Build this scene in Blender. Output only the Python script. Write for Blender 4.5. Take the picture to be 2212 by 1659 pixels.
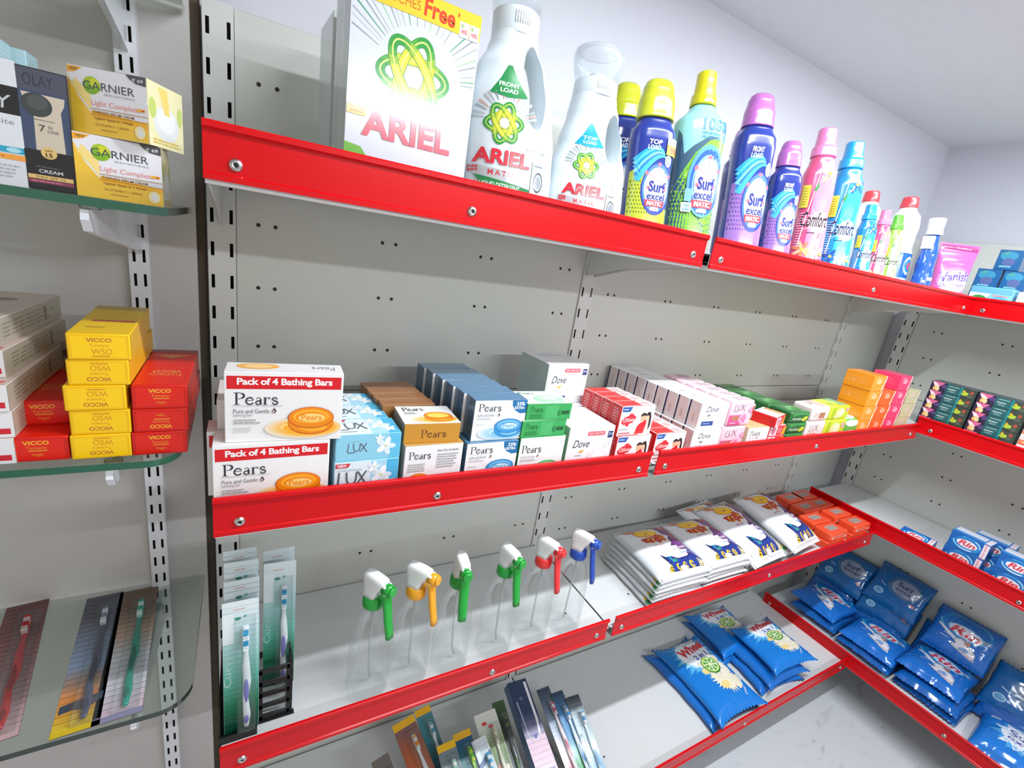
import bpy, bmesh, math, random
from mathutils import Vector, Matrix, noise
for _o in list(bpy.data.objects):
    bpy.data.objects.remove(_o)
SC = bpy.context.scene
COL = SC.collection
random.seed(7)

# ------------------------------------------------------------------ camera
cd = bpy.data.cameras.new('camera'); cam = bpy.data.objects.new('camera', cd); COL.objects.link(cam)
cd.sensor_width = 36; cd.lens = 1008.39 / 2212 * 36; cd.clip_start = .01; cd.clip_end = 50
_r = Vector((0.86868, -0.47142, 0.15221)).normalized()
_f = Vector((0.49535, 0.82356, -0.27637)).normalized()
_u = _r.cross(_f).normalized(); _r = _f.cross(_u)
cam.matrix_world = Matrix(((_r.x, _u.x, -_f.x, .0157), (_r.y, _u.y, -_f.y, -.8017), (_r.z, _u.z, -_f.z, .1683), (0, 0, 0, 1)))
SC.camera = cam

# ------------------------------------------------------------------ colour management, world and ceiling lights
vs = SC.view_settings
vs.view_transform = 'Standard'; vs.look = 'None'; vs.gamma = 1; vs.use_curve_mapping = False
vs.exposure = -.47
W = bpy.data.worlds.new('shop_air'); SC.world = W; W.use_nodes = True
W.node_tree.nodes['Background'].inputs[0].default_value = (1.0, .945, .885, 1)
W.node_tree.nodes['Background'].inputs[1].default_value = .84
def area(name, loc, size, size_y, power, col, rot=(0, 0, 0)):
    l = bpy.data.lights.new(name, 'AREA'); l.shape = 'RECTANGLE'; l.size = size; l.size_y = size_y
    l.energy = power; l.color = col
    o = bpy.data.objects.new(name, l); COL.objects.link(o); o.location = loc; o.rotation_euler = rot
    return o
COOL = (.90, .95, 1.0)
# a tube on the ceiling across the shop and one just in front of the shelves
area('ceiling_tube_light', (.98, -1.93, .665), 1.25, .035, 20, COOL, (math.radians(38), 0, 0))
area('ceiling_tube_light', (.95, -.62, .688), 1.3, .03, 31, COOL)

# ------------------------------------------------------------------ helpers: colours and materials
def s2l(c):
    return c / 12.92 if c <= .04045 else ((c + .055) / 1.055) ** 2.4
def hexc(h):
    h = h.lstrip('#')
    return tuple(s2l(int(h[i:i + 2], 16) / 255) for i in (0, 2, 4)) + (1,)
_mats = {}
def mat(h, rough=.4, metal=0, coat=0, bump=0, bscale=60, vary=.03, emit=0, trans=0, spec=.5):
    """procedural principled paint / print / plastic: colour drifts a little with a noise, optional bump"""
    key = (h, rough, metal, coat, bump, bscale, vary, trans, spec)
    if key in _mats: return _mats[key]
    m = bpy.data.materials.new('surface_' + h.lstrip('#')); m.use_nodes = True
    nt = m.node_tree; b = nt.nodes['Principled BSDF']
    c = hexc(h)
    tc = nt.nodes.new('ShaderNodeTexCoord')
    nz = nt.nodes.new('ShaderNodeTexNoise'); nz.inputs['Scale'].default_value = bscale; nz.inputs['Detail'].default_value = 2
    nt.links.new(tc.outputs['Object'], nz.inputs['Vector'])
    mx = nt.nodes.new('ShaderNodeMix'); mx.data_type = 'RGBA'
    lo = tuple(x * (1 - vary) for x in c[:3]) + (1,); hi = tuple(min(1, x * (1 + vary)) for x in c[:3]) + (1,)
    mx.inputs['A'].default_value = lo; mx.inputs['B'].default_value = hi
    nt.links.new(nz.outputs['Fac'], mx.inputs['Factor']); nt.links.new(mx.outputs['Result'], b.inputs['Base Color'])
    b.inputs['Roughness'].default_value = rough; b.inputs['Metallic'].default_value = metal
    b.inputs['Coat Weight'].default_value = coat; b.inputs['Coat Roughness'].default_value = .12
    b.inputs['Specular IOR Level'].default_value = spec
    b.inputs['Transmission Weight'].default_value = trans
    if bump:
        bp = nt.nodes.new('ShaderNodeBump'); bp.inputs['Strength'].default_value = bump; bp.inputs['Distance'].default_value = .002
        nt.links.new(nz.outputs['Fac'], bp.inputs['Height']); nt.links.new(bp.outputs['Normal'], b.inputs['Normal'])
    _mats[key] = m
    return m
def clear(name, tint, gloss=1.0, density=.06, rough=.03, body=None):
    """thin clear plastic or glass: see-through tint with a fresnel gloss on top and a little milky body"""
    m = bpy.data.materials.get(name)
    if m: return m
    m = bpy.data.materials.new(name); m.use_nodes = True
    nt = m.node_tree; nt.nodes.clear()
    out = nt.nodes.new('ShaderNodeOutputMaterial')
    tr = nt.nodes.new('ShaderNodeBsdfTransparent'); tr.inputs[0].default_value = hexc(tint)
    df = nt.nodes.new('ShaderNodeBsdfDiffuse'); df.inputs[0].default_value = hexc(body or tint)
    gl = nt.nodes.new('ShaderNodeBsdfGlossy'); gl.inputs['Roughness'].default_value = rough
    tc = nt.nodes.new('ShaderNodeTexCoord'); nz = nt.nodes.new('ShaderNodeTexNoise'); nz.inputs['Scale'].default_value = 40
    nt.links.new(tc.outputs['Object'], nz.inputs['Vector'])
    mp = nt.nodes.new('ShaderNodeMapRange'); mp.inputs['To Min'].default_value = density * .7; mp.inputs['To Max'].default_value = density * 1.3
    nt.links.new(nz.outputs['Fac'], mp.inputs['Value'])
    m1 = nt.nodes.new('ShaderNodeMixShader'); nt.links.new(mp.outputs['Result'], m1.inputs[0])
    nt.links.new(tr.outputs[0], m1.inputs[1]); nt.links.new(df.outputs[0], m1.inputs[2])
    fr = nt.nodes.new('ShaderNodeLayerWeight'); fr.inputs['Blend'].default_value = .22
    mu = nt.nodes.new('ShaderNodeMath'); mu.operation = 'MULTIPLY'; mu.inputs[1].default_value = gloss
    nt.links.new(fr.outputs['Fresnel'], mu.inputs[0])
    m2 = nt.nodes.new('ShaderNodeMixShader'); nt.links.new(mu.outputs[0], m2.inputs[0])
    nt.links.new(m1.outputs[0], m2.inputs[1]); nt.links.new(gl.outputs[0], m2.inputs[2])
    nt.links.new(m2.outputs[0], out.inputs[0])
    return m

# ------------------------------------------------------------------ helpers: objects
def link(name, me, parent=None):
    o = bpy.data.objects.new(name, me); COL.objects.link(o)
    if parent: o.parent = parent
    return o
def tag(o, label=None, cat=None, group=None, kind=None):
    if label: o['label'] = label
    if cat: o['category'] = cat
    if group: o['group'] = group
    if kind: o['kind'] = kind
    return o
def empty(name, loc=(0, 0, 0), rz=0, rx=0):
    o = bpy.data.objects.new(name, None); COL.objects.link(o); o.location = loc; o.rotation_euler = (rx, 0, rz)
    o.empty_display_size = .02
    return o
def copy_tree(o, loc=None, rz=None, label=None, rx=None, sc=None):
    def cp(x, par):
        c = x.copy(); COL.objects.link(c)
        if par: c.parent = par
        for ch in list(x.children): cp(ch, c)
        return c
    c = cp(o, None)
    if loc is not None: c.location = loc
    if rz is not None or rx is not None:
        e = c.rotation_euler.copy(); c.rotation_euler = (e.x if rx is None else rx, e.y, e.z if rz is None else rz)
    if sc: c.scale = sc
    if label: c['label'] = label
    return c

class MB:
    """collects shapes with material slots and links them as ONE mesh object"""
    def __init__(s):
        s.bm = bmesh.new(); s.mats = []
    def slot(s, m):
        if m not in s.mats: s.mats.append(m)
        return s.mats.index(m)
    def face(s, pts, m, smooth=False):
        vs_ = [s.bm.verts.new(p) for p in pts]
        f = s.bm.faces.new(vs_); f.material_index = s.slot(m); f.smooth = smooth
        return f
    def box(s, x0, y0, z0, x1, y1, z1, m, bev=0, seg=2):
        k = s.slot(m)
        r = bmesh.ops.create_cube(s.bm, size=1)
        v = r['verts']
        bmesh.ops.scale(s.bm, verts=v, vec=(x1 - x0, y1 - y0, z1 - z0))
        bmesh.ops.translate(s.bm, verts=v, vec=((x0 + x1) / 2, (y0 + y1) / 2, (z0 + z1) / 2))
        fs = set(f for q in v for f in q.link_faces)
        for f in fs: f.material_index = k
        if bev:
            es = list(set(e for f in fs for e in f.edges))
            n0 = len(s.bm.faces)
            r = bmesh.ops.bevel(s.bm, geom=es, offset=bev, segments=seg, affect='EDGES', profile=.5)
            for f in r['faces']: f.material_index = k; f.smooth = True
        return v
    def extrude_profile(s, prof, axis_pts, m, closed=True, smooth=False):
        """prof: list of (a,b); axis_pts: list of (origin, ea, eb) frames"""
        k = s.slot(m); rings = []
        for o, ea, eb in axis_pts:
            rings.append([s.bm.verts.new(Vector(o) + Vector(ea) * a + Vector(eb) * b) for a, b in prof])
        n = len(prof)
        for r0, r1 in zip(rings, rings[1:]):
            for i in range(n if closed else n - 1):
                f = s.bm.faces.new((r0[i], r0[(i + 1) % n], r1[(i + 1) % n], r1[i])); f.material_index = k; f.smooth = smooth
        if closed:
            f = s.bm.faces.new(list(reversed(rings[0]))); f.material_index = k
            f = s.bm.faces.new(rings[-1]); f.material_index = k
        return rings
    def rings(s, rl, m, smooth=True, cap0=True, cap1=True, mfun=None):
        """rl: list of rings (lists of points, equal length)"""
        k = s.slot(m); R = [[s.bm.verts.new(p) for p in r] for r in rl]; n = len(R[0])
        for j, (a, b) in enumerate(zip(R, R[1:])):
            for i in range(n):
                f = s.bm.faces.new((a[i], a[(i + 1) % n], b[(i + 1) % n], b[i])); f.smooth = smooth
                f.material_index = s.slot(mfun(j, i)) if mfun else k
        if cap0: f = s.bm.faces.new(list(reversed(R[0]))); f.material_index = k
        if cap1: f = s.bm.faces.new(R[-1]); f.material_index = k
        return R
    def tube(s, pts, r, m, n=8, r_end=None):
        pts = [Vector(p) for p in pts]; rl = []
        for i, p in enumerate(pts):
            d = (pts[min(i + 1, len(pts) - 1)] - pts[max(i - 1, 0)]).normalized()
            a = d.orthogonal().normalized() if i == 0 else (a - d * a.dot(d)).normalized()
            b = d.cross(a); rr = r if r_end is None else r + (r_end - r) * i / (len(pts) - 1)
            if isinstance(r, (list, tuple)): rr = r[i]
            rl.append([p + (a * math.cos(t) + b * math.sin(t)) * rr for t in [2 * math.pi * q / n for q in range(n)]])
        s.rings(rl, m)
    def lathe(s, prof, c, m, n=24, sx=1, sy=1, cap0=True, cap1=True, smooth=True):
        return s.rings([[(c[0] + r * sx * math.cos(t), c[1] + r * sy * math.sin(t), c[2] + z) for t in [2 * math.pi * q / n for q in range(n)]] for r, z in prof], m, smooth, cap0, cap1)
    def art(s, a, fn, step=.000025, base=.0002, L=None):
        """lay a flat Art on a surface: fn(x, y, d) -> point"""
        for li, (vts, fcs, m, ly) in enumerate(a.items):
            d = base + step * ly
            if L:
                t = bmesh.new(); q = [t.verts.new((x, y, 0)) for x, y in vts]
                for f in fcs:
                    try: t.faces.new([q[i] for i in f])
                    except ValueError: pass
                for _ in range(9):
                    bmesh.ops.triangulate(t, faces=[f for f in t.faces if len(f.verts) > 3])
                    es = [e for e in t.edges if e.calc_length() > L]
                    if not es: break
                    bmesh.ops.subdivide_edges(t, edges=es, cuts=1)
                bmesh.ops.triangulate(t, faces=[f for f in t.faces if len(f.verts) > 4])
                t.verts.index_update()
                V = [(v.co.x, v.co.y) for v in t.verts]; F = [[v.index for v in f.verts] for f in t.faces]; t.free()
            else:
                V, F = vts, fcs
            k = s.slot(m); vv = [s.bm.verts.new(fn(x, y, d)) for x, y in V]
            for f in F:
                try:
                    g = s.bm.faces.new([vv[i] for i in f]); g.material_index = k; g.smooth = bool(L)
                except ValueError: pass
    def mesh(s, name):
        me = bpy.data.meshes.new(name)
        s.bm.to_mesh(me); s.bm.free()
        for m in s.mats: me.materials.append(m)
        return me
    def build(s, name, parent=None):
        return link(name, s.mesh(name), parent)

# ------------------------------------------------------------------ helpers: flat printing
_tx = {}
def glyphs(t, bold=0, shear=0, spc=1.0):
    key = (t, bold, shear, spc)
    if key in _tx: return _tx[key]
    c = bpy.data.curves.new('lettering', 'FONT'); c.body = t; c.resolution_u = 3; c.offset = bold; c.shear = shear
    c.space_character = spc; c.fill_mode = 'FRONT'
    o = bpy.data.objects.new('lettering', c); COL.objects.link(o)
    bpy.context.view_layer.update()
    dg = bpy.context.evaluated_depsgraph_get(); e = o.evaluated_get(dg); me = e.to_mesh()
    V = [(v.co.x, v.co.y) for v in me.vertices]; F = [list(p.vertices) for p in me.polygons]
    e.to_mesh_clear(); bpy.data.objects.remove(o); bpy.data.curves.remove(c)
    if not V: V = [(0, 0), (1, 0), (0, 1)]; F = []
    x0 = min(v[0] for v in V); x1 = max(v[0] for v in V); y0 = min(v[1] for v in V); y1 = max(v[1] for v in V)
    V = [((x - x0) / max(1e-6, x1 - x0), (y - y0) / max(1e-6, y1 - y0)) for x, y in V]
    _tx[key] = (V, F, (x1 - x0) / max(1e-6, y1 - y0))
    return _tx[key]
class Art:
    """flat print W x H metres; shapes are given in fractions of W and H from the lower left corner"""
    def __init__(s, W_, H_, rough=.4, coat=0):
        s.W, s.H, s.items, s.n, s.rough, s.coat, s.bgc, s.hold = W_, H_, [], 0, rough, coat, 'eeeceb', False
    def m(s, c):
        return c if not isinstance(c, str) else mat(c, s.rough, coat=s.coat)
    def add(s, V, F, c, rot=0, piv=None):
        if rot:
            a = math.radians(rot); px, py = piv; ca, sa = math.cos(a), math.sin(a)
            V = [(px + (x - px) * ca - (y - py) * sa, py + (x - px) * sa + (y - py) * ca) for x, y in V]
        if not s.hold: s.n += 1
        s.items.append((V, F, s.m(c), s.n))
    def poly(s, pts, c):
        V = [(x * s.W, y * s.H) for x, y in pts]; s.add(V, [list(range(len(V)))], c)
    def rect(s, x0, y0, x1, y1, c, r=0):
        if not r: return s.poly([(x0, y0), (x1, y0), (x1, y1), (x0, y1)], c)
        rx, ry = r / s.W, r / s.H; P = []
        for cx, cy, a0 in ((x1 - rx, y1 - ry, 0), (x0 + rx, y1 - ry, 90), (x0 + rx, y0 + ry, 180), (x1 - rx, y0 + ry, 270)):
            for k in range(5):
                a = math.radians(a0 + 22.5 * k); P.append((cx + rx * math.cos(a), cy + ry * math.sin(a)))
        s.poly(P, c)
    def ell(s, cx, cy, rx, ry, c, rot=0, n=28, a0=0, a1=360):
        X, Y = cx * s.W, cy * s.H
        if a1 - a0 >= 360:
            V = [(X, Y)] + [(X + rx * s.W * math.cos(2 * math.pi * k / n), Y + ry * s.H * math.sin(2 * math.pi * k / n)) for k in range(n)]
            F = [[0, 1 + k, 1 + (k + 1) % n] for k in range(n)]
        else:
            V = [(X, Y)] + [(X + rx * s.W * math.cos(math.radians(a0 + (a1 - a0) * k / n)), Y + ry * s.H * math.sin(math.radians(a0 + (a1 - a0) * k / n))) for k in range(n + 1)]
            F = [[0, 1 + k, 2 + k] for k in range(n)]
        s.add(V, F, c, rot, (X, Y))
    def ring(s, cx, cy, rx, ry, w, c, rot=0, n=32, a0=0, a1=360, w1=None):
        """w in metres; c may be a list of colours spread along the ring"""
        X, Y = cx * s.W, cy * s.H; cs = c if isinstance(c, list) else [c]; N = len(cs); s.n += not s.hold; hold, s.hold = s.hold, True
        for q in range(N):
            V, F = [], []; m_ = max(2, n // N)
            for k in range(m_ + 1):
                f = (q + k / m_) / N; t = math.radians(a0 + (a1 - a0) * f)
                ww = w if w1 is None else w + (w1 - w) * f
                for rr in (0, -1):
                    V.append((X + (rx * s.W + rr * ww) * math.cos(t), Y + (ry * s.H + rr * ww) * math.sin(t)))
            F = [[2 * k, 2 * k + 2, 2 * k + 3, 2 * k + 1] for k in range(m_)]
            s.add(V, F, cs[q], rot, (X, Y))
        s.hold = hold
    def stroke(s, pts, w, c, w1=None):
        """pts in fractions, w in metres"""
        P = [Vector((x * s.W, y * s.H)) for x, y in pts]; V = []
        for i, p in enumerate(P):
            d = (P[min(i + 1, len(P) - 1)] - P[max(i - 1, 0)]).normalized(); nn = Vector((-d.y, d.x))
            ww = (w if w1 is None else w + (w1 - w) * i / (len(P) - 1)) / 2
            V += [tuple(p + nn * ww), tuple(p - nn * ww)]
        s.add(V, [[2 * k, 2 * k + 1, 2 * k + 3, 2 * k + 2] for k in range(len(P) - 1)], c)
    def burst(s, cx, cy, r0, r1, n, c, rnd=.25, a0=0, a1=360, sy=1):
        """spiky star, radii in metres"""
        X, Y = cx * s.W, cy * s.H; rg = random.Random(n * 31 + int(r1 * 1e5)); V = [(X, Y)]
        for k in range(2 * n):
            r = (r1 * (1 - rnd * rg.random())) if k % 2 else r0
            t = math.radians(a0 + (a1 - a0) * k / (2 * n)); V.append((X + r * math.cos(t), Y + sy * r * math.sin(t)))
        s.add(V, [[0, 1 + k, 1 + (k + 1) % (2 * n)] for k in range(2 * n)], c)
    def text(s, t, x0, y0, x1, y1, c, bold=0, shear=0, rot=0, spc=1.0):
        """lettering fitted into the given rectangle"""
        V, F, _ = glyphs(t, bold, shear, spc)
        V = [((x0 + (x1 - x0) * a) * s.W, (y0 + (y1 - y0) * b) * s.H) for a, b in V]
        s.add(V, F, c, rot, ((x0 + x1) / 2 * s.W, (y0 + y1) / 2 * s.H))
    def lines(s, x0, y0, x1, y1, n, c, seed=0, fill=.45):
        """n rows of tiny unreadable print"""
        rg = random.Random(seed + n); h = (y1 - y0) / n; V, F = [], []
        for k in range(n):
            y = y0 + h * (k + .5); x = x0; xe = x0 + (x1 - x0) * (.75 + .25 * rg.random())
            while x < xe:
                w = min(xe - x, (x1 - x0) * (.05 + .13 * rg.random())); b = len(V)
                V += [(a * s.W, q * s.H) for a, q in ((x, y - h * fill / 2), (x + w, y - h * fill / 2), (x + w, y + h * fill / 2), (x, y + h * fill / 2))]
                F.append([b, b + 1, b + 2, b + 3]); x += w + (x1 - x0) * .025
        s.add(V, F, c)

# frames for the faces of a carton w x d x h standing with its front towards -y
def carton(name, w, d, h, base, faces=None, sides=None, bev=.0007, rough=.38, coat=.15):
    """base colour hex; sides: {'left': hex,...}; faces: {'front': Art, ...}"""
    b = MB(); b.box(-w / 2, 0, 0, w / 2, d, h, mat(base, rough, coat=coat), bev)
    fr = {'front': (lambda x, y, q: (-w / 2 + x, -q, y), w, h), 'top': (lambda x, y, q: (-w / 2 + x, y, h + q), w, d),
          'left': (lambda x, y, q: (-w / 2 - q, d - x, y), d, h), 'right': (lambda x, y, q: (w / 2 + q, x, y), d, h),
          'back': (lambda x, y, q: (w / 2 - x, d + q, y), w, h)}
    for k, c in (sides or {}).items():
        fn, W_, H_ = fr[k]; a = Art(W_, H_, rough, coat); e = bev * .6
        a.rect(e / W_, e / H_, 1 - e / W_, 1 - e / H_, c); b.art(a, fn, base=.00005)
    for k, a in (faces or {}).items():
        b.art(a, fr[k][0], base=.00012)
    return b.mesh(name)
def put(name, me, loc, rz=0, label=None, cat=None, group=None, ry=0):
    o = link(name, me); o.location = loc; o.rotation_euler = (0, ry, rz)
    return tag(o, label, cat, group)
def ordn(i):
    return ['first', 'second', 'third', 'fourth', 'fifth', 'sixth', 'seventh', 'eighth', 'ninth', 'tenth'][i]
# ================================================================== THE ROOM
wall_m = mat('#d3d4dd', .55, bump=.05, bscale=90, vary=.02)
ceil_m = mat('#dfe1e3', .7, bump=.06, bscale=30, vary=.03)
panel_m = mat('#cfd2cb', .28, coat=.1, bump=.015, bscale=35, vary=.015)
board_m = mat('#d8dada', .3, coat=.1, vary=.02, bscale=20)
post_m = mat('#d6d8d4', .35, vary=.02)
left_wall_m = mat('#c3bfbc', .6, bump=.04, bscale=80, vary=.03)
dark_m = mat('#353029', .8)
red_m = mat('#cd040f', .3, coat=.14, spec=.22, bump=.035, bscale=420, vary=.04)
steel_m = mat('#c9c9c6', .25, metal=1, vary=.02)
black_m = mat('#141414', .45)
def struct(name, fn):
    b = MB(); fn(b); o = b.build(name); o['kind'] = 'structure'; return o
def floor_mat():
    m = bpy.data.materials.new('marble_tile'); m.use_nodes = True; nt = m.node_tree; b = nt.nodes['Principled BSDF']
    tc = nt.nodes.new('ShaderNodeTexCoord'); n = nt.nodes.new('ShaderNodeTexNoise'); n.inputs['Scale'].default_value = 9; n.inputs['Detail'].default_value = 8; n.inputs['Distortion'].default_value = 1.2
    mp = nt.nodes.new('ShaderNodeMapping'); mp.inputs['Scale'].default_value = (1, 2.6, 1); mp.inputs['Rotation'].default_value = (0, 0, .6)
    nt.links.new(tc.outputs['Object'], mp.inputs['Vector']); nt.links.new(mp.outputs[0], n.inputs['Vector'])
    r = nt.nodes.new('ShaderNodeValToRGB'); e = r.color_ramp.elements
    e[0].position = .22; e[0].color = hexc('#adadb3'); e[1].position = .42; e[1].color = hexc('#c9ccd0')
    nt.links.new(n.outputs['Fac'], r.inputs[0]); nt.links.new(r.outputs[0], b.inputs['Base Color']); b.inputs['Roughness'].default_value = .3
    return m
struct('wall_back', lambda b: b.box(-1.6, .03, -1.1, 2.25, .13, .75, wall_m))
struct('wall_right', lambda b: b.box(2.035, -2.7, -1.1, 2.13, .03, .75, wall_m))
struct('ceiling', lambda b: b.box(-1.6, -2.7, .70, 2.25, .13, .78, ceil_m))
fm = floor_mat()
struct('floor', lambda b: b.box(-1.6, -2.7, -1.2, 2.25, .13, -1.1, fm))
# plastered wall of the left bay, and the dark joint between it and the shelving
struct('wall_left', lambda b: (b.box(-1.5, .004, -1.09, -.043, .028, .695, left_wall_m), b.box(-.0428, .016, -1.09, -.033, .029, .695, mat('#5b5143', .8))))

# ------------------------------------------------------------------ shelving made of slotted posts, panels, boards and red fronts
def post_bm(b, x, z0, z1, cols, pitch, sw, sh, zs, hw, y0, yback, m):
    """slotted post: front sheet with real slots, returns, dark inside"""
    xs = sorted([x - hw, x + hw] + [c + q for c in cols for q in (-sw / 2, sw / 2)])
    zz = [z0, z1]; k = 0; slots = []
    z = zs
    while z - sh > z0: slots.append(z); zz += [z - sh / 2, z + sh / 2]; z -= pitch
    zz = sorted(set(zz)); km = b.slot(m)
    grid = {}
    def V(i, j):
        if (i, j) not in grid: grid[i, j] = b.bm.verts.new((xs[i], y0, zz[j]))
        return grid[i, j]
    new = []
    for i in range(len(xs) - 1):
        cx = (xs[i] + xs[i + 1]) / 2; incol = any(abs(cx - c) < sw / 2 for c in cols)
        for j in range(len(zz) - 1):
            cz = (zz[j] + zz[j + 1]) / 2
            if incol and any(abs(cz - q) < sh / 2 for q in slots): continue
            f = b.bm.faces.new((V(i, j), V(i + 1, j), V(i + 1, j + 1), V(i, j + 1))); f.material_index = km; new.append(f)
    for c in cols:                                              # the sheet's thickness inside each slot
        for q in slots:
            a, e, g, h = c - sw / 2, c + sw / 2, q - sh / 2, q + sh / 2
            for (p, r), (t, u) in (((a, g), (e, g)), ((e, g), (e, h)), ((e, h), (a, h)), ((a, h), (a, g))):
                b.face([(p, y0, r), (t, y0, u), (t, y0 + .0014, u), (p, y0 + .0014, r)], m)
    for sx in (-1, 1): b.box(x + sx * hw - .0006, y0 + .0002, z0, x + sx * hw + .0006, yback, z1, m)
    b.box(x - hw + .0008, yback - .001, z0, x + hw - .0008, yback, z1, dark_m)
def post(name, x, y0=-.002, label='', zs=.375, xf=None):
    b = MB(); post_bm(b, 0, -1.098, .404, (-.0115, .0115), .0452, .0042, .019, zs, .0165, y0, .026, post_m)
    o = b.build(name); o.location = (x, 0, 0); tag(o, label, 'shelf post')
    return o
UP = []
UP.append(post('slotted_post', -.0125, label='white slotted shelf post beside the dark joint at the left end of the red shelves'))
UP.append(post('slotted_post', .644, label='white slotted shelf post between the two bays of the back wall'))
UP.append(post('slotted_post', 1.702, label='white slotted shelf post at the right end of the back wall bays', zs=.36))
pr = post('slotted_post', 0, label='white slotted shelf post on the right wall near the corner', zs=.356)
pr.location = (2.0, -.057, 0); pr.rotation_euler = (0, 0, -math.pi / 2)

def back_panels(name, x0, x1, rows, xs, g, label, splits=(.404, -.112, -.60, -1.095), y=.002):
    r = empty(name, (0, 0, -1.1)); tag(r, label, 'back panel', 'perforated back panels')
    for a, c in zip(splits, splits[1:]):
        b = MB(); b.box(x0 + .0005, y, c + .0008, x1 - .0005, y + .02, a - .0008, panel_m, .0006, 1)
        hw = g / 2
        for z in rows:
            if not (c + .01 < z < a - .01): continue
            for xc in xs:
                for s in (-hw, hw):
                    # a punched hole: flat dark disc painted as the shade inside, thin rim around
                    for v in sum(b.lathe([(.0033, 0), (.0030, .0003)], (0, 0, 0), post_m, 12, cap0=False, cap1=False), []):
                        v.co = Vector((xc + s + v.co.x, y - v.co.z, z + v.co.y))
                    a_ = Art(.0056, .0056, .8); a_.ell(.5, .5, .5, .5, dark_m, n=12)
                    b.art(a_, lambda u, w, q, X=xc + s, Z=z: (X - .0028 + u, y - .0002 - q * .1, Z - .0028 + w))
        o = b.build('panel', r); o.location = (0, 0, 1.1)
    return r
rowsA = [.235, .144, .0535, -.037, -.128, -.273, -.364, -.455, -.546, -.69, -.78, -.87]
back_panels('back_panel', .0045, .627, [.325] + rowsA, [.0438 + .1787 * i for i in range(4)], .0222, 'white perforated back panel of the narrow left bay behind the soap cartons')
back_panels('back_panel', .661, 1.685, [.285, .194, .1034, .0124, -.079, -.31, -.40, -.49, -.64, -.75], [.7136 + .177 * i for i in range(6)], .018, 'white perforated back panel of the wide right bay behind the pouches')
# blank filler between the last post and the corner
b = MB(); b.box(1.7195, .0, -1.095, 2.012, .024, .404, panel_m, .001, 1)
tag(b.build('filler_panel'), 'plain white filler panel in the corner behind the orange cartons', 'back panel')
rp = back_panels('back_panel', .0175, 1.2, [.117, .0275, -.063, -.155, -.246, -.331, -.42, -.51, -.6, -.69, -.78], [.085 + .1705 * i for i in range(6)], .022, 'white perforated back panel on the right wall behind the dark green soap cartons')
rp.location = (2.0, -.057, -1.1); rp.rotation_euler = (0, 0, -math.pi / 2)

LIP = [(.0015, 0), (-.0018, 0), (-.0032, -.0016), (-.0032, -.0058), (-.0012, -.0074), (0, -.0086), (0, -.0412), (-.0016, -.0428), (-.0016, -.0478), (.0015, -.0478)]
def shelf(name, x0, x1, ztop, D, label, screws, brackets=(1, 1), lx0=None, D_back=0, wl=0, wr=0):
    """board, red front, brackets, rivets. local x along the wall, y = 0 at the wall, front at -D"""
    r = empty(name, ((x0 + x1) / 2, 0, ztop)); tag(r, label, 'shelf', 'red fronted shelves')
    ox = (x0 + x1) / 2; a, c = x0 - ox, x1 - ox; s = ztop - .026 - ztop; t = -.0515
    b = MB()
    b.box(a - wl + .001, -D + .002, s - .001, c + wr - .001, -.003 - D_back, s, board_m, .0006, 1)                  # top sheet
    b.box(a + .001, -D + .0025, t, c - .001, -D + .0042, s - .0012, board_m)                      # front hem
    b.box(a + .001, -D + .0044, t, c - .001, -D + .022, t + .0012, board_m)
    b.box(a + .001, -D + .025, t + .007, c - .001, -.004 - D_back, t + .0085, board_m)            # underside
    b.box(a + .001, -.0055 - D_back, t + .009, c - .001, -.004 - D_back, s - .0012, board_m)
    for hx in (.09, .91):
        for hy in (.3, .78):
            q = Art(.005, .005, .8); q.ell(.5, .5, .5, .5, dark_m, n=10)
            b.art(q, lambda u, w, d, X=a + (c - a) * hx, Yh=-D * hy: (X + u, Yh + w, s + d))
    b.build('board', r)
    b = MB(); l0 = a if lx0 is None else lx0 - ox
    b.extrude_profile(LIP, [((l0, -D, 0), (0, 1, 0), (0, 0, 1)), ((c, -D, 0), (0, 1, 0), (0, 0, 1))], red_m)
    lp = b.build('price_front', r); lp['label'] = 'glossy red front strip'
    for sx in screws:
        b = MB(); b.lathe([(.0058, 0), (.0054, .0012), (.0036, .0024), (.0022, .0025), (.0019, .0012)], (0, 0, 0), steel_m, 16, cap0=False, cap1=False)
        b.lathe([(.0019, .0012), (.0005, .0011)], (0, 0, 0), black_m, 12, cap0=False)
        for v in b.bm.verts: v.co = Vector((v.co.x, -v.co.z, v.co.y))
        o = b.build('rivet', r); o.location = (sx - ox, -D, -.0325)
    for side, on in zip((a + .003, c - .003), brackets):
        if not on: continue
        b = MB()
        P = [(-.001, t + .006), (-D + .03, t + .006), (-D + .03, t - .0015), (-.10, t - .020), (-.001, t - .046)]
        b.extrude_profile(P, [((side - .0008, 0, 0), (0, 1, 0), (0, 0, 1)), ((side + .0008, 0, 0), (0, 1, 0), (0, 0, 1))], post_m)
        b.build('bracket', r)
    return r
Z1, Z2, Z3, Z4 = .2333, -.1327, -.4952, -.920
XL, XS, XS2, XE = -.0158, .6354, .653, 1.7135
NM = {Z1: 'top', Z2: 'second', Z3: 'third', Z4: 'bottom'}
WHAT = {Z1: ('the big white detergent box', 'the purple capped bottles'), Z2: ('the white and red bathing bar packs', 'the row of white and navy soap cartons'),
        Z3: ('the clear spray bottles', 'the white detergent pouches'), Z4: ('the assorted toothbrush packs', 'the blue lemon detergent bags')}
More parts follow.
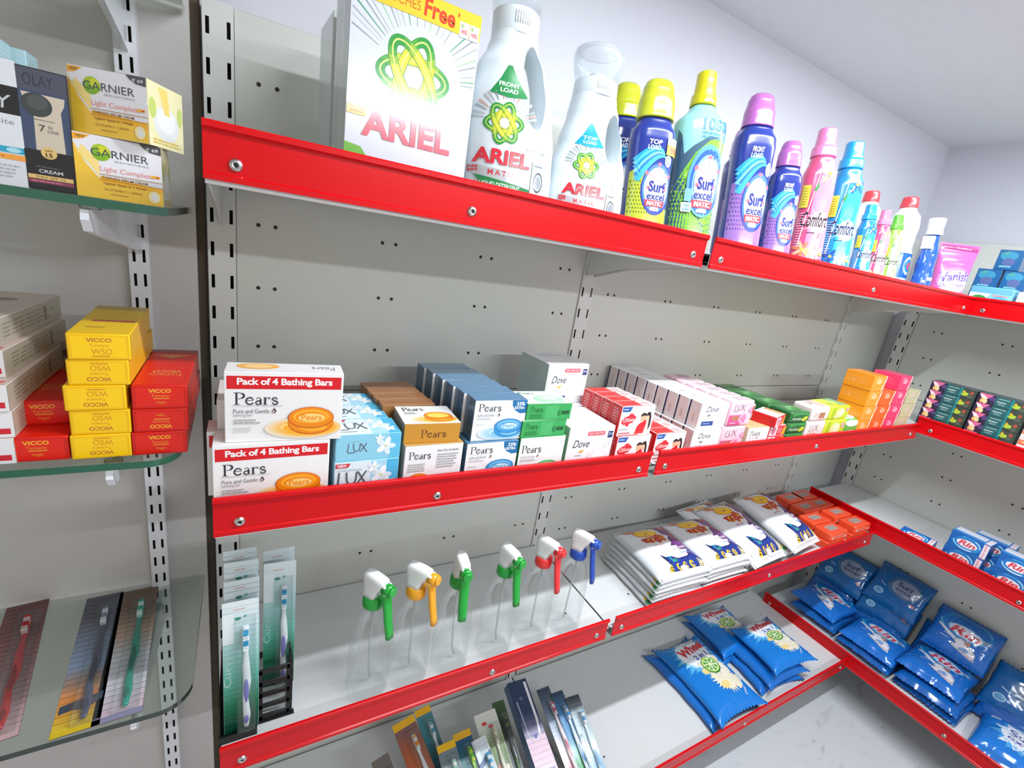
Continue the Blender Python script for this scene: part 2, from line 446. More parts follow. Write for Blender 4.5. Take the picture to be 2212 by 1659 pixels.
for z in (Z1, Z2, Z3, Z4):
    D = .2815 if z != Z4 else .35
    shelf('shelf', XL, XS, z, D, 'red fronted white shelf carrying ' + WHAT[z][0], (.009, .24 if z != Z3 else .381, .611), wr=.0078)
    shelf('shelf', XS2, XE, z, D, 'red fronted white shelf carrying ' + WHAT[z][1], (.676, 1.18, 1.675), wl=.0078)
# right wall: same shelves turned, two rows at slightly other heights
RW = []
for z, D, ls, lab in ((.2335, .2815, .215, 'the blue cartons in the corner'), (-.114, .2815, .215, 'the dark green soap cartons'), (-.4575, .2815, .012, 'the blue bar soap cartons'), (-.905, .30, .0, 'the shiny blue detergent bags')):
    o = shelf('shelf', 0, 1.1, z, D, 'red fronted white shelf on the right wall carrying ' + lab, (.025 if ls < .1 else .25, .55, 1.07), lx0=ls, brackets=(0, 0))
    o.rotation_euler = (0, 0, -math.pi / 2); o.location = (2.0, -.057 - .55, z); RW.append(o)

# ------------------------------------------------------------------ left bay: wall standard, brackets, glass shelves
b = MB(); post_bm(b, 0, -1.09, .69, (-.0052, .0052), .0317, .0032, .0165, .0841 + .0317 * 19, .0105, -.012, .004, mat('#dfe0e4', .35, coat=.2))
o = b.build('wall_standard'); o.location = (-.1055, 0, 0); tag(o, 'white double slotted wall standard carrying the glass shelves', 'shelf post')
glass_m = clear('shelf_glass', '#eef5f0', .55, .03, body='#c9d2ca')
inner_m = clear('shelf_glass_underside', '#f2f7f4', .1, .01)
edge_m = mat('#0f5a40', .12, coat=.5, vary=.15, spec=.8)
edge_light = mat('#2f3b33', .15, coat=.5, vary=.2)
white_br = mat('#e4e6ec', .3, coat=.3)
rub_m = clear('rubber_cup', '#e8ecee', 1.0, .25)
def glass_shelf(z, label, cham, rad, edge, xr=-.047, yf=-.25, th=.0075, back=.0):
    r = empty('glass_shelf', (-.45, -.12, z)); tag(r, label, 'glass shelf', 'glass shelves of the left bay')
    # outline: straight front, cut or rounded right corner
    P = [(-.95, back), (-.95, yf)]
    if cham: P += [(xr - .022, yf), (xr, yf + .012)]
    else: P += [(xr - rad + rad * math.sin(math.radians(a)), yf + rad - rad * math.cos(math.radians(a))) for a in range(0, 91, 9)]
    P += [(xr, back)]
    P = [(x + .45, y + .12) for x, y in P]
    b = MB()
    b.face([(x, y, 0) for x, y in P], glass_m); b.face([(x, y, -th) for x, y in reversed(P)], inner_m)
    o = b.build('pane', r)
    b = MB(); n = len(P)
    for i in range(n - 1):
        (x0, y0), (x1, y1) = P[i], P[i + 1]
        b.face([(x0, y0, -th), (x1, y1, -th), (x1, y1, 0), (x0, y0, 0)], edge)
    e = b.build('glass_edge', r); e['label'] = 'dark green polished edge'
    # bracket
    b = MB(); Q = [(-.012, -th - .0035), (-.245, -th - .0035), (-.247, -th - .012), (-.24, -th - .022), (-.05, -th - .052), (-.012, -th - .06)]
    b.extrude_profile(Q, [((-.1085, 0, 0), (0, 1, 0), (0, 0, 1)), ((-.1025, 0, 0), (0, 1, 0), (0, 0, 1))], white_br)
    for v in b.bm.verts: v.co += Vector((.45, .12, 0))
    bk = b.build('bracket', r)
    for yy in (-.225, -.05):
        b = MB(); b.lathe([(.008, -.0032), (.008, 0)], (-.1055 + .45, yy + .12, -th), rub_m, 14); b.build('rubber_cup', bk)
    return r
glass_shelf(.386, 'highest glass shelf of the left bay, cut by the top edge of the photo', True, 0, edge_light, yf=-.2)
glass_shelf(.1545, 'glass shelf with green edge under the yellow and white cream cartons', True, 0, edge_m)
glass_shelf(-.099, 'glass shelf with rounded corner under the yellow and red carton stacks', False, .03, edge_m)
glass_shelf(-.440, 'glass shelf with rounded corner under the toothbrush packs', False, .035, edge_light)
# ================================================================== CARTONS ON THE SECOND SHELF
S2 = Z2 - .026
def pears(a, x0, y0, x1, y1, c, k=1.0):
    """the soap maker's word in thin book letters, drawn stroke by stroke"""
    w, h = x1 - x0, y1 - y0; H = h * a.H
    t, n = .135 * H * k, .05 * H * k
    P = lambda x, y: (x0 + x * w, y0 + y * h)
    def arc(cx, cy, rx, ry, b, e, wd, N=12): a.stroke([P(cx + rx * math.cos(math.radians(b + (e - b) * i / N)), cy + ry * math.sin(math.radians(b + (e - b) * i / N))) for i in range(N + 1)], wd, c)
    def ln(x, y, X, Y, wd): a.stroke([P(x, y), P(X, Y)], wd, c)
    ln(.055, 0, .055, 1, t); ln(.0, .02, .12, .02, n); ln(0, .98, .1, .98, n); arc(.09, .74, .125, .25, -90, 90, n); arc(.1, .74, .115, .23, -55, 55, t)
    arc(.335, .31, .08, .29, 45, 330, t * .8); ln(.26, .36, .41, .36, n); arc(.335, .36, .075, .24, 0, 90, n)
    ln(.565, .03, .565, .45, t); arc(.525, .45, .045, .15, 0, 170, n); arc(.515, .17, .05, .155, 60, 300, t * .7); ln(.52, .34, .565, .34, n); ln(.565, .03, .6, .03, n)
    ln(.665, .02, .665, .6, t); ln(.63, .02, .71, .02, n); ln(.63, .6, .665, .6, n); arc(.73, .42, .055, .18, 60, 150, n); ln(.745, .55, .775, .55, t)
    arc(.875, .455, .05, .14, 20, 215, t * .7); arc(.885, .165, .055, .15, -160, 70, t * .7); ln(.845, .38, .915, .26, t * .8); ln(.83, .06, .83, .2, n); ln(.925, .42, .925, .55, n)
def soap_art(a, cx, cy, rx, ry, cols, word='Pears', glow=1):
    """a translucent bar of soap lying in its own splash; cols dark, mid, light, pale"""
    d, m_, l, p = cols
    if glow:
        ca, cb = hexc(p), hexc(m_)
        for q in range(1, 9):
            k = 1.75 - .085 * q; t = (q / 8) ** .8; X = cx - rx * (.22 - .02 * q)
            col = [int(a.bgc[i:i + 2], 16) * (1 - t) + int(l[1 + i:3 + i], 16) * t for i in (0, 2, 4)]
            a.ell(min(X, 1 - rx * k), max(cy - ry * .8, ry * .5 * k), rx * k, ry * .5 * k, '#%02x%02x%02x' % tuple(int(c) for c in col))
        a.ell(cx - rx * 1.0, cy - ry * .75, rx * .32, ry * .3, p); a.ell(cx - rx * .95, cy - ry * .8, rx * .24, ry * .24, l)
    a.ell(cx, cy - ry * .42, rx, ry * .92, d); a.ell(cx, cy - ry * .36, rx * .985, ry * .9, m_)
    a.ell(cx + rx * .1, cy - ry * .75, rx * .6, ry * .35, l); a.ell(cx, cy, rx, ry * .86, d); a.ell(cx, cy + ry * .02, rx * .96, ry * .8, m_)
    a.ell(cx, cy + ry * .1, rx * .78, ry * .56, l); a.ell(cx, cy + ry * .05, rx * .66, ry * .42, m_)
    a.ell(cx + rx * .03, cy, rx * .58, ry * .34, p)
    if word: a.text(word, cx - rx * .42, cy - ry * .2, cx + rx * .46, cy + ry * .25, m_, bold=.01)
ORANGE = ('#c8560a', '#f08a0c', '#ffae26', '#ffd27a')
BLUE = ('#1f6fae', '#3d96d0', '#7dc0e6', '#cfe6f4')
GREEN = ('#2c9a48', '#52bb62', '#93d79a', '#d2efd3')
def drop(a, x, y, r):
    a.ell(x, y, r / a.W, r / a.H, '#4a3c38'); a.poly([(x - r * .8 / a.W, y + r * .4 / a.H), (x + r * .1 / a.W, y + r * 2 / a.H), (x + r * .8 / a.W, y + r * .5 / a.H)], '#4a3c38'); a.ell(x - r * .25 / a.W, y - r * .1 / a.H, r * .6 / a.W, r * .6 / a.H, '#c9b7b0')

# ---- two tall stacks of four-bar packs
def pack4():
    w, d, h = .1175, .036, .0805
    a = Art(w, h)
    a.rect(.02, .765, .98, .945, '#d6101c'); a.text('Pack of 4 Bathing Bars', .1, .795, .9, .92, '#f6f3f2', bold=.03, spc=.96)
    pears(a, .075, .545, .45, .715, '#2e3138'); a.stroke([(.06, .53), (.47, .53)], .0004, '#7b8088')
    a.text('Pure and Gentle', .07, .425, .36, .485, '#6f7278'); a.text('bathing bar', .07, .37, .22, .415, '#8b8e94'); drop(a, .40, .45, .0021)
    a.lines(.07, .265, .31, .345, 2, '#a8a39f', 3); a.lines(.07, .15, .24, .235, 2, '#d3cfc9', 5)
    soap_art(a, .72, .35, .205, .19, ORANGE)
    t = Art(w, d); t.ell(.26, .62, .18, .3, '#f7b24a'); t.ell(.26, .62, .12, .2, '#fbd28e'); t.text('Pears', .72, .35, .93, .7, '#8d8d90', rot=180)
    return carton('bathing_bar_pack', w, d, h, '#eeeceb', {'front': a, 'top': t})
me = pack4()
for i, (x, y, z, rz, lab) in enumerate([
        (.043, -.268, S2, 0, 'white and red four-bar soap pack, lower front one at the left end'),
        (.036, -.230, S2, 0, 'white and red four-bar soap pack standing behind the lower front pack'),
        (.0545, -.2655, S2 + .0808, -.06, 'white and red four-bar soap pack, upper front one of the left stack')]):
    put('bathing_bar_pack', me, (x, y, z), rz, lab, 'soap pack', 'white and red four bar packs')

t_ = Art(.1175, .075); soap_art(t_, .7, .4, .2, .2, ORANGE)
put('bathing_bar_pack', carton('bathing_bar_pack', .1175, .075, .036, '#ece6e0', {'top': t_}, {'left': '#e8d0bc'}), (.046, -.226, S2 + .0808), 0, 'white four-bar soap pack lying flat behind the upper left pack', 'soap pack', 'white and red four bar packs')

# ---- light blue cartons: flat ones on top of standing ones
def flower(a, x, y, r, c='#f2f6f8', k='#dbe8ee', n=5, rot=0):
    for i in range(n):
        t = math.radians(rot + 360 / n * i); a.ell(x + .55 * r * math.cos(t) / a.W, y + .55 * r * math.sin(t) / a.H, .52 * r / a.W, .3 * r / a.H, c if i % 2 else k, rot=rot + 360 / n * i, n=12)
    a.ell(x, y, .16 * r / a.W, .16 * r / a.H, '#d9d79a', n=8)
def lux_word(a, x0, y0, x1, y1, c, t=.0013):
    w, h = x1 - x0, y1 - y0; P = lambda *q: [(x0 + u * w, y0 + v * h) for u, v in q]
    a.stroke(P((.06, 1), (.04, .3), (.02, .1), (.1, 0), (.34, .02), (.4, .1)), t, c)
    a.stroke(P((.3, .98), (.32, .45), (.38, .2), (.48, .16), (.58, .22), (.63, .45), (.64, .98)), t, c)
    a.stroke(P((.68, .98), (1, .02)), t, c); a.stroke(P((.97, .98), (.66, .1)), t, c)
CY, CY2 = '#8ccbe2', '#4fb3dc'
def lux(stand, name='soap_carton'):
    w, d, h = .079, (.034 if stand else .049), (.049 if stand else .0345)
    f = Art(w, h); t = Art(w, d)
    def big(a):
        a.rect(.01, .01, .99, .99, '#dceaf0'); a.rect(.55, .01, .99, .99, '#a9d8ea'); a.rect(.8, .01, .99, .99, CY2)
        flower(a, .72, .55, .013); flower(a, .84, .3, .009, rot=30); flower(a, .6, .8, .008, rot=10)
        a.text('INTERNATIONAL', .05, .74, .42, .79, '#a7b0b6'); lux_word(a, .05, .3, .5, .72, '#5a5f66', .0019)
        a.poly([(.02, .84), (.2, .84), (.24, .95), (.02, .95)], '#c8323c'); a.text('NEW', .05, .86, .18, .93, '#ffffff', bold=.02); a.lines(.06, .12, .4, .22, 1, '#97a4ad', 2)
    def side(a):
        a.rect(.01, .01, .99, .99, CY); a.rect(.82, .01, .99, .99, '#62bde0'); lux_word(a, .17, .3, .47, .66, '#55606a', .0013)
        flower(a, .76, .5, .012); flower(a, .66, .8, .006, rot=20); a.lines(.2, .72, .42, .77, 1, '#9fc4d2')
    (big if stand else side)(f)
    if not stand:
        big(t); 
    return carton(name, w, d, h, CY, {'front': f, 'top': t})
mst, mfl = lux(True), lux(False)
g = 'light blue soap cartons'
for k in range(3):
    put('soap_carton', mst, (.1475, -.268 + .0355 * k, S2), 0, 'blue-white flowered soap carton standing below the flat ones, %s from red front' % ordn(k), 'soap carton', g)
for k in range(3):
    put('soap_carton', mfl, (.148 - .004 * k, -.2665 + .0505 * k, S2 + .0492), (0, .02, -.03)[k], 'light blue soap carton lying flat on top, %s from red front' % ordn(k), 'soap carton', g)

# ---- gold and white cartons
GOLD, GOLDD = '#c98e2f', '#8a5b3a'
def gold_flat():
    w, d, h = .0765, .064, .0275
    f = Art(w, h); f.rect(.005, .02, .995, .98, GOLD); pears(f, .29, .28, .77, .68, '#5a2a12', .9)
    t = Art(w, d); t.rect(.0, .0, 1, 1, '#ecebe8'); soap_art(t, .68, .42, .26, .24, ORANGE, None); t.ell(.68, .42, .2, .12, '#ffd65e'); pears(t, .1, .7, .5, .9, '#5c5c60'); t.lines(.1, .5, .32, .62, 2, '#a8a8a8')
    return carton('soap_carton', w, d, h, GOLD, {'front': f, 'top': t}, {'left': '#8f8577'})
def gold_stand(front=True):
    w, d, h = .0815, .03, .0637
    f = Art(w, h); f.rect(.005, .005, .995, .995, '#e9eaea'); pears(f, .07, .69, .46, .86, '#33363c'); f.lines(.07, .4, .42, .6, 4, '#a5a5a8', 4)
    f.text('Pears Pure & Gentle', .55, .84, .92, .89, '#6e6e72', bold=.01); f.lines(.55, .45, .93, .8, 6, '#a2a4a6', 7)
    soap_art(f, .26, .16, .21, .24, ORANGE, None, 0)
    t = Art(w, d); t.rect(0, 0, 1, 1, '#c39650'); t.text('Pears', .05, .35, .22, .7, '#8f6420'); t.rect(.3, .2, .85, .8, '#cfa866'); t.lines(.32, .25, .82, .75, 3, '#a07a3c')
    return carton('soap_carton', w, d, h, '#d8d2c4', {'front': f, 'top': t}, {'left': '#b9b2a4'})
def brown_stand():
    w, d, h = .077, .0262, .0637
    t = Art(w, d); t.rect(0, 0, 1, 1, '#a06c42'); t.rect(.02, .0, .98, .03, '#d9c2a4'); t.lines(.1, .3, .8, .7, 2, '#8f5e38', 3)
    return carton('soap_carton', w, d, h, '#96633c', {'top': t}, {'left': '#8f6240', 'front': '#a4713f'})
g = 'gold and white soap cartons'
put('soap_carton', gold_stand(), (.2345, -.268, S2), 0, 'gold-topped white soap carton directly under the gold one, nearest red front', 'soap carton', g)
m_ = gold_stand()
put('soap_carton', m_, (.2345, -.236, S2), 0, 'gold-topped white soap carton, second in the row under the gold one', 'soap carton', g)
put('soap_carton', gold_flat(), (.231, -.262, S2 + .064), -.05, 'gold soap carton with brown lettering lying on the white one', 'soap carton', g)
m_ = carton('soap_carton', .077, .105, .0275, '#b88a4c')
bl = brown_stand()
put('soap_carton', m_, (.222, -.193, S2), 0, 'brown carton lying flat under the row of brown soap cartons', 'soap carton', 'brown soap cartons')
for k in range(4):
    put('soap_carton', bl, (.219 - .0025 * k, -.1925 + .0267 * k, S2 + .0278), .02 * k, 'brown soap carton standing behind the gold one, %s from the front' % ordn(k), 'soap carton', 'brown soap cartons')

# ---- blue cartons, two high, a long row
def blue():
    w, d, h = .083, .0305, .0608
    f = Art(w, h); f.rect(.005, .005, .995, .995, '#eeeeef'); 
    f.poly([(.70, .995), (.995, .995), (.995, .67), (.88, .66), (.77, .74), (.71, .86)], '#1d6ea4'); f.text('33%', .79, .86, .95, .95, '#ffffff', bold=.025); f.text('EXTRA', .76, .77, .95, .84, '#ffffff', bold=.025)
    pears(f, .075, .735, .52, .915, '#2e3138'); f.stroke([(.06, .71), (.55, .71)], .0003, '#999999')
    f.text('Soft and Fresh', .07, .61, .38, .67, '#7b7e84'); drop(f, .47, .635, .0017); f.lines(.07, .53, .36, .59, 2, '#b5b9bd', 4); f.lines(.07, .4, .26, .45, 1, '#dadcde')
    soap_art(f, .68, .36, .27, .215, BLUE)
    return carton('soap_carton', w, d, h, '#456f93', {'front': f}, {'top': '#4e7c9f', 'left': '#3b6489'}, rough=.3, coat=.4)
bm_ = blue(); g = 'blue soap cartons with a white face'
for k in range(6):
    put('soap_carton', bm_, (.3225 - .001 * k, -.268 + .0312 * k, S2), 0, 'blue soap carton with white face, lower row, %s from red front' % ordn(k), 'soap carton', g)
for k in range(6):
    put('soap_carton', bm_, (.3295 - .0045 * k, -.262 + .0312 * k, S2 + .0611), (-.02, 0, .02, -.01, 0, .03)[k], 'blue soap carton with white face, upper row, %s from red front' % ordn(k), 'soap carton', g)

# ---- green cartons
def green_flat():
    w, d, h = .079, .056, .0262
    f = Art(w, h); f.rect(.005, .01, .995, .99, '#3aa458'); f.rect(.42, .1, .7, .9, '#4cb068'); pears(f, .08, .5, .36, .85, '#1f6a38', .9); f.lines(.08, .12, .36, .4, 2, '#2b8646'); f.rect(.7, .3, .76, .6, '#2b8646'); f.rect(.79, .36, .95, .56, '#1f5a34')
    t = Art(w, d); t.rect(0, 0, 1, 1, '#dfe8e0'); soap_art(t, .6, .4, .32, .26, ('#8fcf9c', '#a7dcb0', '#c2e8c8', '#dcf2de'), None); t.text('Pears', .1, .72, .42, .9, '#8ea79a')
    return carton('soap_carton', w, d, h, '#37a055', {'front': f, 'top': t}, {'left': '#2f8a4a', 'right': '#3aa458'})
def green_stand():
    w, d, h = .082, .03, .063
    f = Art(w, h); f.rect(.005, .005, .995, .995, '#ebedec'); pears(f, .06, .6, .5, .8, '#2e3138'); f.text('Oil Clear & Glow', .06, .48, .36, .53, '#9a9ea0'); drop(f, .42, .505, .0015); f.lines(.06, .38, .4, .46, 2, '#c0c6c2')
    soap_art(f, .66, .2, .27, .2, GREEN)
    return carton('soap_carton', w, d, h, '#3a9f57', {'front': f}, {'right': '#3aa458', 'top': '#49ab62'})
gf, gs = green_flat(), green_stand(); g = 'green soap cartons'
for k in range(2):
    put('soap_carton', gs, (.4085, -.267 + .031 * k, S2), 0, ('white and green soap carton standing under the two green ones', 'green edged soap carton standing behind the lower white and green one')[k], 'soap carton', g)
put('soap_carton', gf, (.406, -.266, S2 + .0633), 0, 'green soap carton lying flat, lower of the pair', 'soap carton', g)
put('soap_carton', gf, (.4105, -.2655, S2 + .0633 + .0264), -.03, 'green soap carton lying flat on top of the pair', 'soap carton', g)

# ---- big white cartons with grey script
def script(a, x0, y0, x1, y1, c): a.text('Dove', x0, y0, x1, y1, c, shear=.35, bold=.004)
def dove_big():
    w, d, h = .0915, .088, .0735
    f = Art(w, h); f.rect(.4, .79, .79, .89, '#d8616a', .002); f.text('Super Value Pack', .43, .81, .76, .87, '#ffe6e6'); f.rect(.86, .72, .97, .88, '#27386e'); f.text('3+1', .875, .78, .955, .85, '#ffffff')
    script(f, .12, .52, .48, .7, '#434c58'); f.poly([(.26, .41), (.33, .38), (.4, .46), (.31, .46)], '#d8b268'); f.ring(.87, .55, .06, .075, .0006, '#b9c0c6'); f.lines(.2, .3, .38, .36, 1, '#b8bec4'); f.rect(.33, .12, .52, .2, '#2c4a80')
    f.ell(.68, .3, .2, .2, '#e4e6ea'); f.ell(.72, .26, .13, .12, '#f6f6f8')
    t = Art(w, d); t.lines(.2, .6, .8, .8, 2, '#cfd3d8')
    return carton('soap_carton', w, d, h, '#eceef1', {'front': f, 'top': t}, {'left': '#c9d8d2'})
db = dove_big(); g = 'large white soap cartons'
put('soap_carton', db, (.503, -.266, S2), -.02, 'large white soap carton with grey script standing right behind the red front', 'soap carton', g)
put('soap_carton', db, (.522, -.172, S2), 0, 'large white soap carton mostly hidden under the tall one', 'soap carton', g)
put('soap_carton', db, (.5155, -.158, S2 + .0738), .05, 'large white soap carton with grey script standing high near the back panel', 'soap carton', g)

# ---- red and white cartons with the two faces
def two_faces(a):
    a.poly([(.52, .02), (.56, .3), (.66, .42), (.8, .45), (.86, .3), (.9, .02)], '#d8262e')
    a.poly([(.78, .02), (.82, .4), (.9, .44), (.97, .25), (.97, .02)], '#e8cfc4')
    a.ell(.69, .56, .075, .12, '#e3b190'); a.ell(.7, .65, .085, .1, '#33241f', a0=0, a1=200); a.ell(.83, .58, .07, .13, '#e8bc9c')
    a.poly([(.76, .62), (.8, .76), (.88, .78), (.93, .6), (.95, .3), (.9, .12), (.885, .4), (.87, .62), (.82, .66)], '#2c201d'); a.poly([(.66, .3), (.74, .5), (.8, .48), (.78, .3)], '#d8262e')
def life():
    w, d, h = .0785, .0235, .0528
    f = Art(w, h); f.rect(.02, .005, .995, .995, '#efeeee'); f.poly([(.04, .8), (.26, .8), (.32, .97), (.04, .97)], '#2a58a8'); f.lines(.07, .85, .25, .92, 1, '#cfe0ff')
    f.poly([(.07, .42), (.14, .36), (.2, .36), (.22, .3), (.3, .3), (.3, .38), (.42, .44), (.48, .58), (.45, .66), (.4, .68), (.38, .74), (.28, .74), (.26, .68), (.12, .6), (.07, .5)], '#d3323c')
    f.text('Lifebuoy', .11, .46, .45, .6, '#f4e6e4', shear=.2); f.stroke([(.12, .45), (.44, .5)], .0007, '#ffffff'); f.lines(.05, .16, .36, .24, 1, '#8e8e92', 3); f.rect(.05, .05, .38, .085, '#b23038')
    two_faces(f)
    t = Art(w, d); t.rect(0, 0, 1, 1, '#f0eeee'); t.rect(.02, 0, .62, 1, '#dd3a38'); t.rect(.1, .25, .52, .75, '#d42e30'); t.ell(.78, .5, .13, .32, '#cfa0a4'); t.rect(.08, .0, .98, .08, '#b9a8a8')
    l = Art(d, h); l.rect(.02, .01, .98, .99, '#cf2a2e'); l.lines(.2, .1, .8, .9, 9, '#e2a29c', 6)
    return carton('soap_carton', w, d, h, '#d8282c', {'front': f, 'top': t, 'left': l})
lf = life(); g = 'red and white soap cartons'
for k in range(4):
    put('soap_carton', lf, (.5975, -.268 + .024 * k, S2), 0, 'red-white two-face soap carton, lower row left of the gap, %s from front' % ordn(k), 'soap carton', g)
for k in range(4):
    put('soap_carton', lf, (.5965 - .002 * k, -.263 + .0242 * k, S2 + .0531), (0, .01, -.02, .02)[k], 'red-white two-face soap carton, upper row, %s from front' % ordn(k), 'soap carton', g)
for k in range(5):
    put('soap_carton', lf, (.6885, -.268 + .024 * k, S2), 0, 'red-white two-face soap carton right of the gap, %s from front' % ordn(k), 'soap carton', g)

# ---- long row of white and navy cartons, two high
def dove_row():
    w, d, h = .081, .0278, .0522
    f = Art(w, h); f.rect(.005, .005, .995, .995, '#eff0f3'); script(f, .2, .66, .64, .88, '#38404c'); f.poly([(.27, .52), (.34, .47), (.42, .56), (.32, .57)], '#767c80')
    f.rect(.14, .12, .56, .3, '#2a4c8c'); f.lines(.2, .17, .5, .25, 1, '#8fa6d0'); f.lines(.16, .36, .48, .42, 1, '#b9bec6', 3); f.ring(.78, .3, .12, .2, .0006, '#cfd4da', a0=20, a1=210)
    l = Art(d, h); l.rect(.01, .01, .99, .99, '#e4dcda'); l.rect(.0, .0, .14, 1, '#2c2e52'); l.text('Dove', .46, .3, .62, .62, '#c08a72', rot=0, shear=.2); l.ell(.54, .26, .05, .03, '#c08a72')
    t = Art(w, d); t.rect(0, 0, 1, 1, '#f1f1f3'); t.text('Dove', .45, .3, .68, .6, '#8d949c', rot=180, shear=.2); t.rect(.3, .62, .5, .72, '#6a7078')
    return carton('soap_carton', w, d, h, '#eeeeef', {'front': f, 'left': l, 'top': t})
dr = dove_row(); g = 'white soap cartons with a navy edge'
for lv, nm in ((0, 'lower'), (1, 'upper')):
    for k in range(9):
        put('soap_carton', dr, (.7895 + .009 * lv - .0015 * k, (-.2675, -.2625)[lv] + .0283 * k, S2 + lv * .0525), .006 * ((k * 7) % 3 - 1), 'white soap carton with navy edge stripe, %s row, %s from red front' % (nm, ordn(k)), 'soap carton', g)

# ---- wrapped soaps: a rounded bar in printed film
def wrapped(name, w, d, h, base, faces, r=.008, rough=.28, sides=None):
    b = MB(); b.box(-w / 2, 0, 0, w / 2, d, h, mat(base, rough, coat=.4, bump=.1, bscale=150), r, 4)
    fr = {'front': lambda x, y, q: (-w / 2 + x, -q + (0 if r < y < h - r else .0), y), 'top': lambda x, y, q: (-w / 2 + x, y, h + q), 'left': lambda x, y, q: (-w / 2 - q, d - x, y), 'right': lambda x, y, q: (w / 2 + q, x, y)}
    def wrapfn(face):
        # follow the rounded edges of the bar
        def f(x, y, q):
            p = Vector(fr[face](x, y, 0)); lo = Vector((-w / 2 + r, r, r)); hi = Vector((w / 2 - r, d - r, h - r))
            c = Vector([min(max(p[i], lo[i]), hi[i]) for i in range(3)]); n = p - c
            if n.length < 1e-9: return p
            return c + n.normalized() * (r + q)
        return f
    for k, a in faces.items(): b.art(a, wrapfn(k), L=.004, base=.0003)
    return b.mesh(name)
def lux_pink():
    w, d, h = .073, .029, .0545
    f = Art(w, h); lux_word(f, .14, .6, .6, .85, '#8d6f76', .0013); f.rect(.02, .03, .56, .45, '#d9558a'); f.rect(.14, .25, .5, .4, '#b07a58'); f.ell(.62, .3, .18, .2, '#e9a9c4'); flower(f, .63, .3, .009, '#d86f9c', '#e58fb2', 6); flower(f, .88, .62, .007, '#e08bb0', '#e9a5c2', 6); f.lines(.1, .1, .4, .18, 1, '#f2c3d6')
    rr = Art(d, h); rr.rect(.25, .05, .75, .95, '#e7a84a'); rr.rect(.3, .1, .7, .5, '#f0c98a'); rr.rect(.3, .6, .7, .8, '#d85a4a')
    t = Art(w, d); t.rect(.38, .15, .82, .85, '#b9a9ae')
    return wrapped('wrapped_soap', w, d, h, '#f0c6d4', {'front': f, 'right': rr, 'top': t}, .005)
lp = lux_pink(); g = 'pink wrapped soaps'
for lv, nm in ((0, 'lower'), (1, 'upper')):
    for k in range(6):
        put('wrapped_soap', lp, (.8745 + .0045 * lv - .001 * k, -.266 + .0305 * k, S2 + .0546 * lv), 0, 'pink wrapped soap, %s row, %s from red front' % (nm, ordn(k)), 'soap', g)
def pears_small():
    w, d, h = .0725, .05, .0485
    f = Art(w, h); f.rect(.005, .005, .995, .995, '#e8eaec'); pears(f, .12, .62, .6, .86, '#4a4e55'); f.stroke([(.1, .52), (.46, .52)], .0007, '#9aa2ac'); drop(f, .5, .52, .0014); soap_art(f, .72, .1, .27, .3, ORANGE, None, 0)
    t = Art(w, d); t.rect(0, 0, 1, 1, '#d3ab7e'); t.lines(.1, .2, .8, .8, 3, '#c69a68')
    return carton('soap_carton', w, d, h, '#d9c9b0', {'front': f, 'top': t})
put('soap_carton', pears_small(), (.9545, -.268, S2), 0, 'small white soap carton with tan top between pink soaps and red stack', 'soap carton')
def care():
    w, d, h = .064, .05, .0235
    f = Art(w, h); f.rect(.04, .06, .45, .94, '#f2eef0'); f.ell(.26, .5, .15, .4, '#d9a3b4'); f.ell(.26, .5, .11, .3, '#c77f98'); f.rect(.48, .15, .74, .85, '#e2525c'); f.lines(.5, .25, .72, .75, 2, '#f2a0a0'); f.poly([(.74, .1), (.96, .1), (.96, .9), (.84, .9)], '#f2a33a')
    t = Art(w, d); t.rect(.03, .03, .97, .97, '#e9e2e4'); t.ell(.4, .5, .22, .22, '#e0b3c0'); t.rect(.72, .1, .95, .9, '#ef8a4a')
    return carton('soap_carton', w, d, h, '#e8363c', {'front': f, 'top': t}, {'left': '#c8141c'}, bev=.002)
cm = care(); g = 'red, white and orange soap cartons'
for k, (x, y, rz, lab) in enumerate([(1.026, -.267, 0, 'red, white and orange soap carton, bottom of the small stack'), (1.027, -.266, .02, 'red, white and orange soap carton in the middle of the small stack'), (1.022, -.268, .28, 'red, white and orange soap carton lying askew on top of the small stack')]):
    put('soap_carton', cm, (x, y, S2 + .0238 * k + (.0 if k < 2 else .0003)), rz, lab, 'soap carton', g)
m_ = carton('soap_carton', .064, .05, .071, '#dedada', {'front': (lambda a: (a.rect(.5, .7, .95, .95, '#e4553a'), a.ell(.3, .8, .16, .12, '#d9b9c2'), a))(Art(.064, .071))[-1]})
put('soap_carton', m_, (1.005, -.196, S2), 0, 'white and orange soap carton standing behind the small red stack', 'soap carton', g)
def herb():
    w, d, h = .075, .05, .0255
    f = Art(w, h); f.text('Himalaya', .12, .22, .6, .48, '#dfe9dc', bold=.01); f.ell(.76, .35, .15, .2, '#c5cf3a', rot=15); f.lines(.66, .32, .86, .4, 1, '#5d6a22'); f.poly([(.1, .6), (.5, .75), (.9, .62), (.95, .9), (.05, .9)], '#3f8f4a')
    t = Art(w, d); t.ell(.45, .5, .3, .22, '#5e9c5c', rot=20); t.ell(.62, .4, .22, .16, '#3c7c42'); t.text('Himalaya', .2, .62, .7, .8, '#a9c8a4')
    return wrapped('wrapped_soap', w, d, h, '#256a35', {'front': f, 'top': t}, .004)
hb = herb(); g = 'dark green wrapped soaps'
for k in range(4):
    for lv in range(3):
        put('wrapped_soap', hb, (1.0995 - .004 * k, -.266 + .0515 * k, S2 + .0256 * lv), 0, 'dark green wrapped soap, %s of the %s stack from red front' % (('bottom', 'middle', 'top')[lv], ordn(k)), 'soap', g)
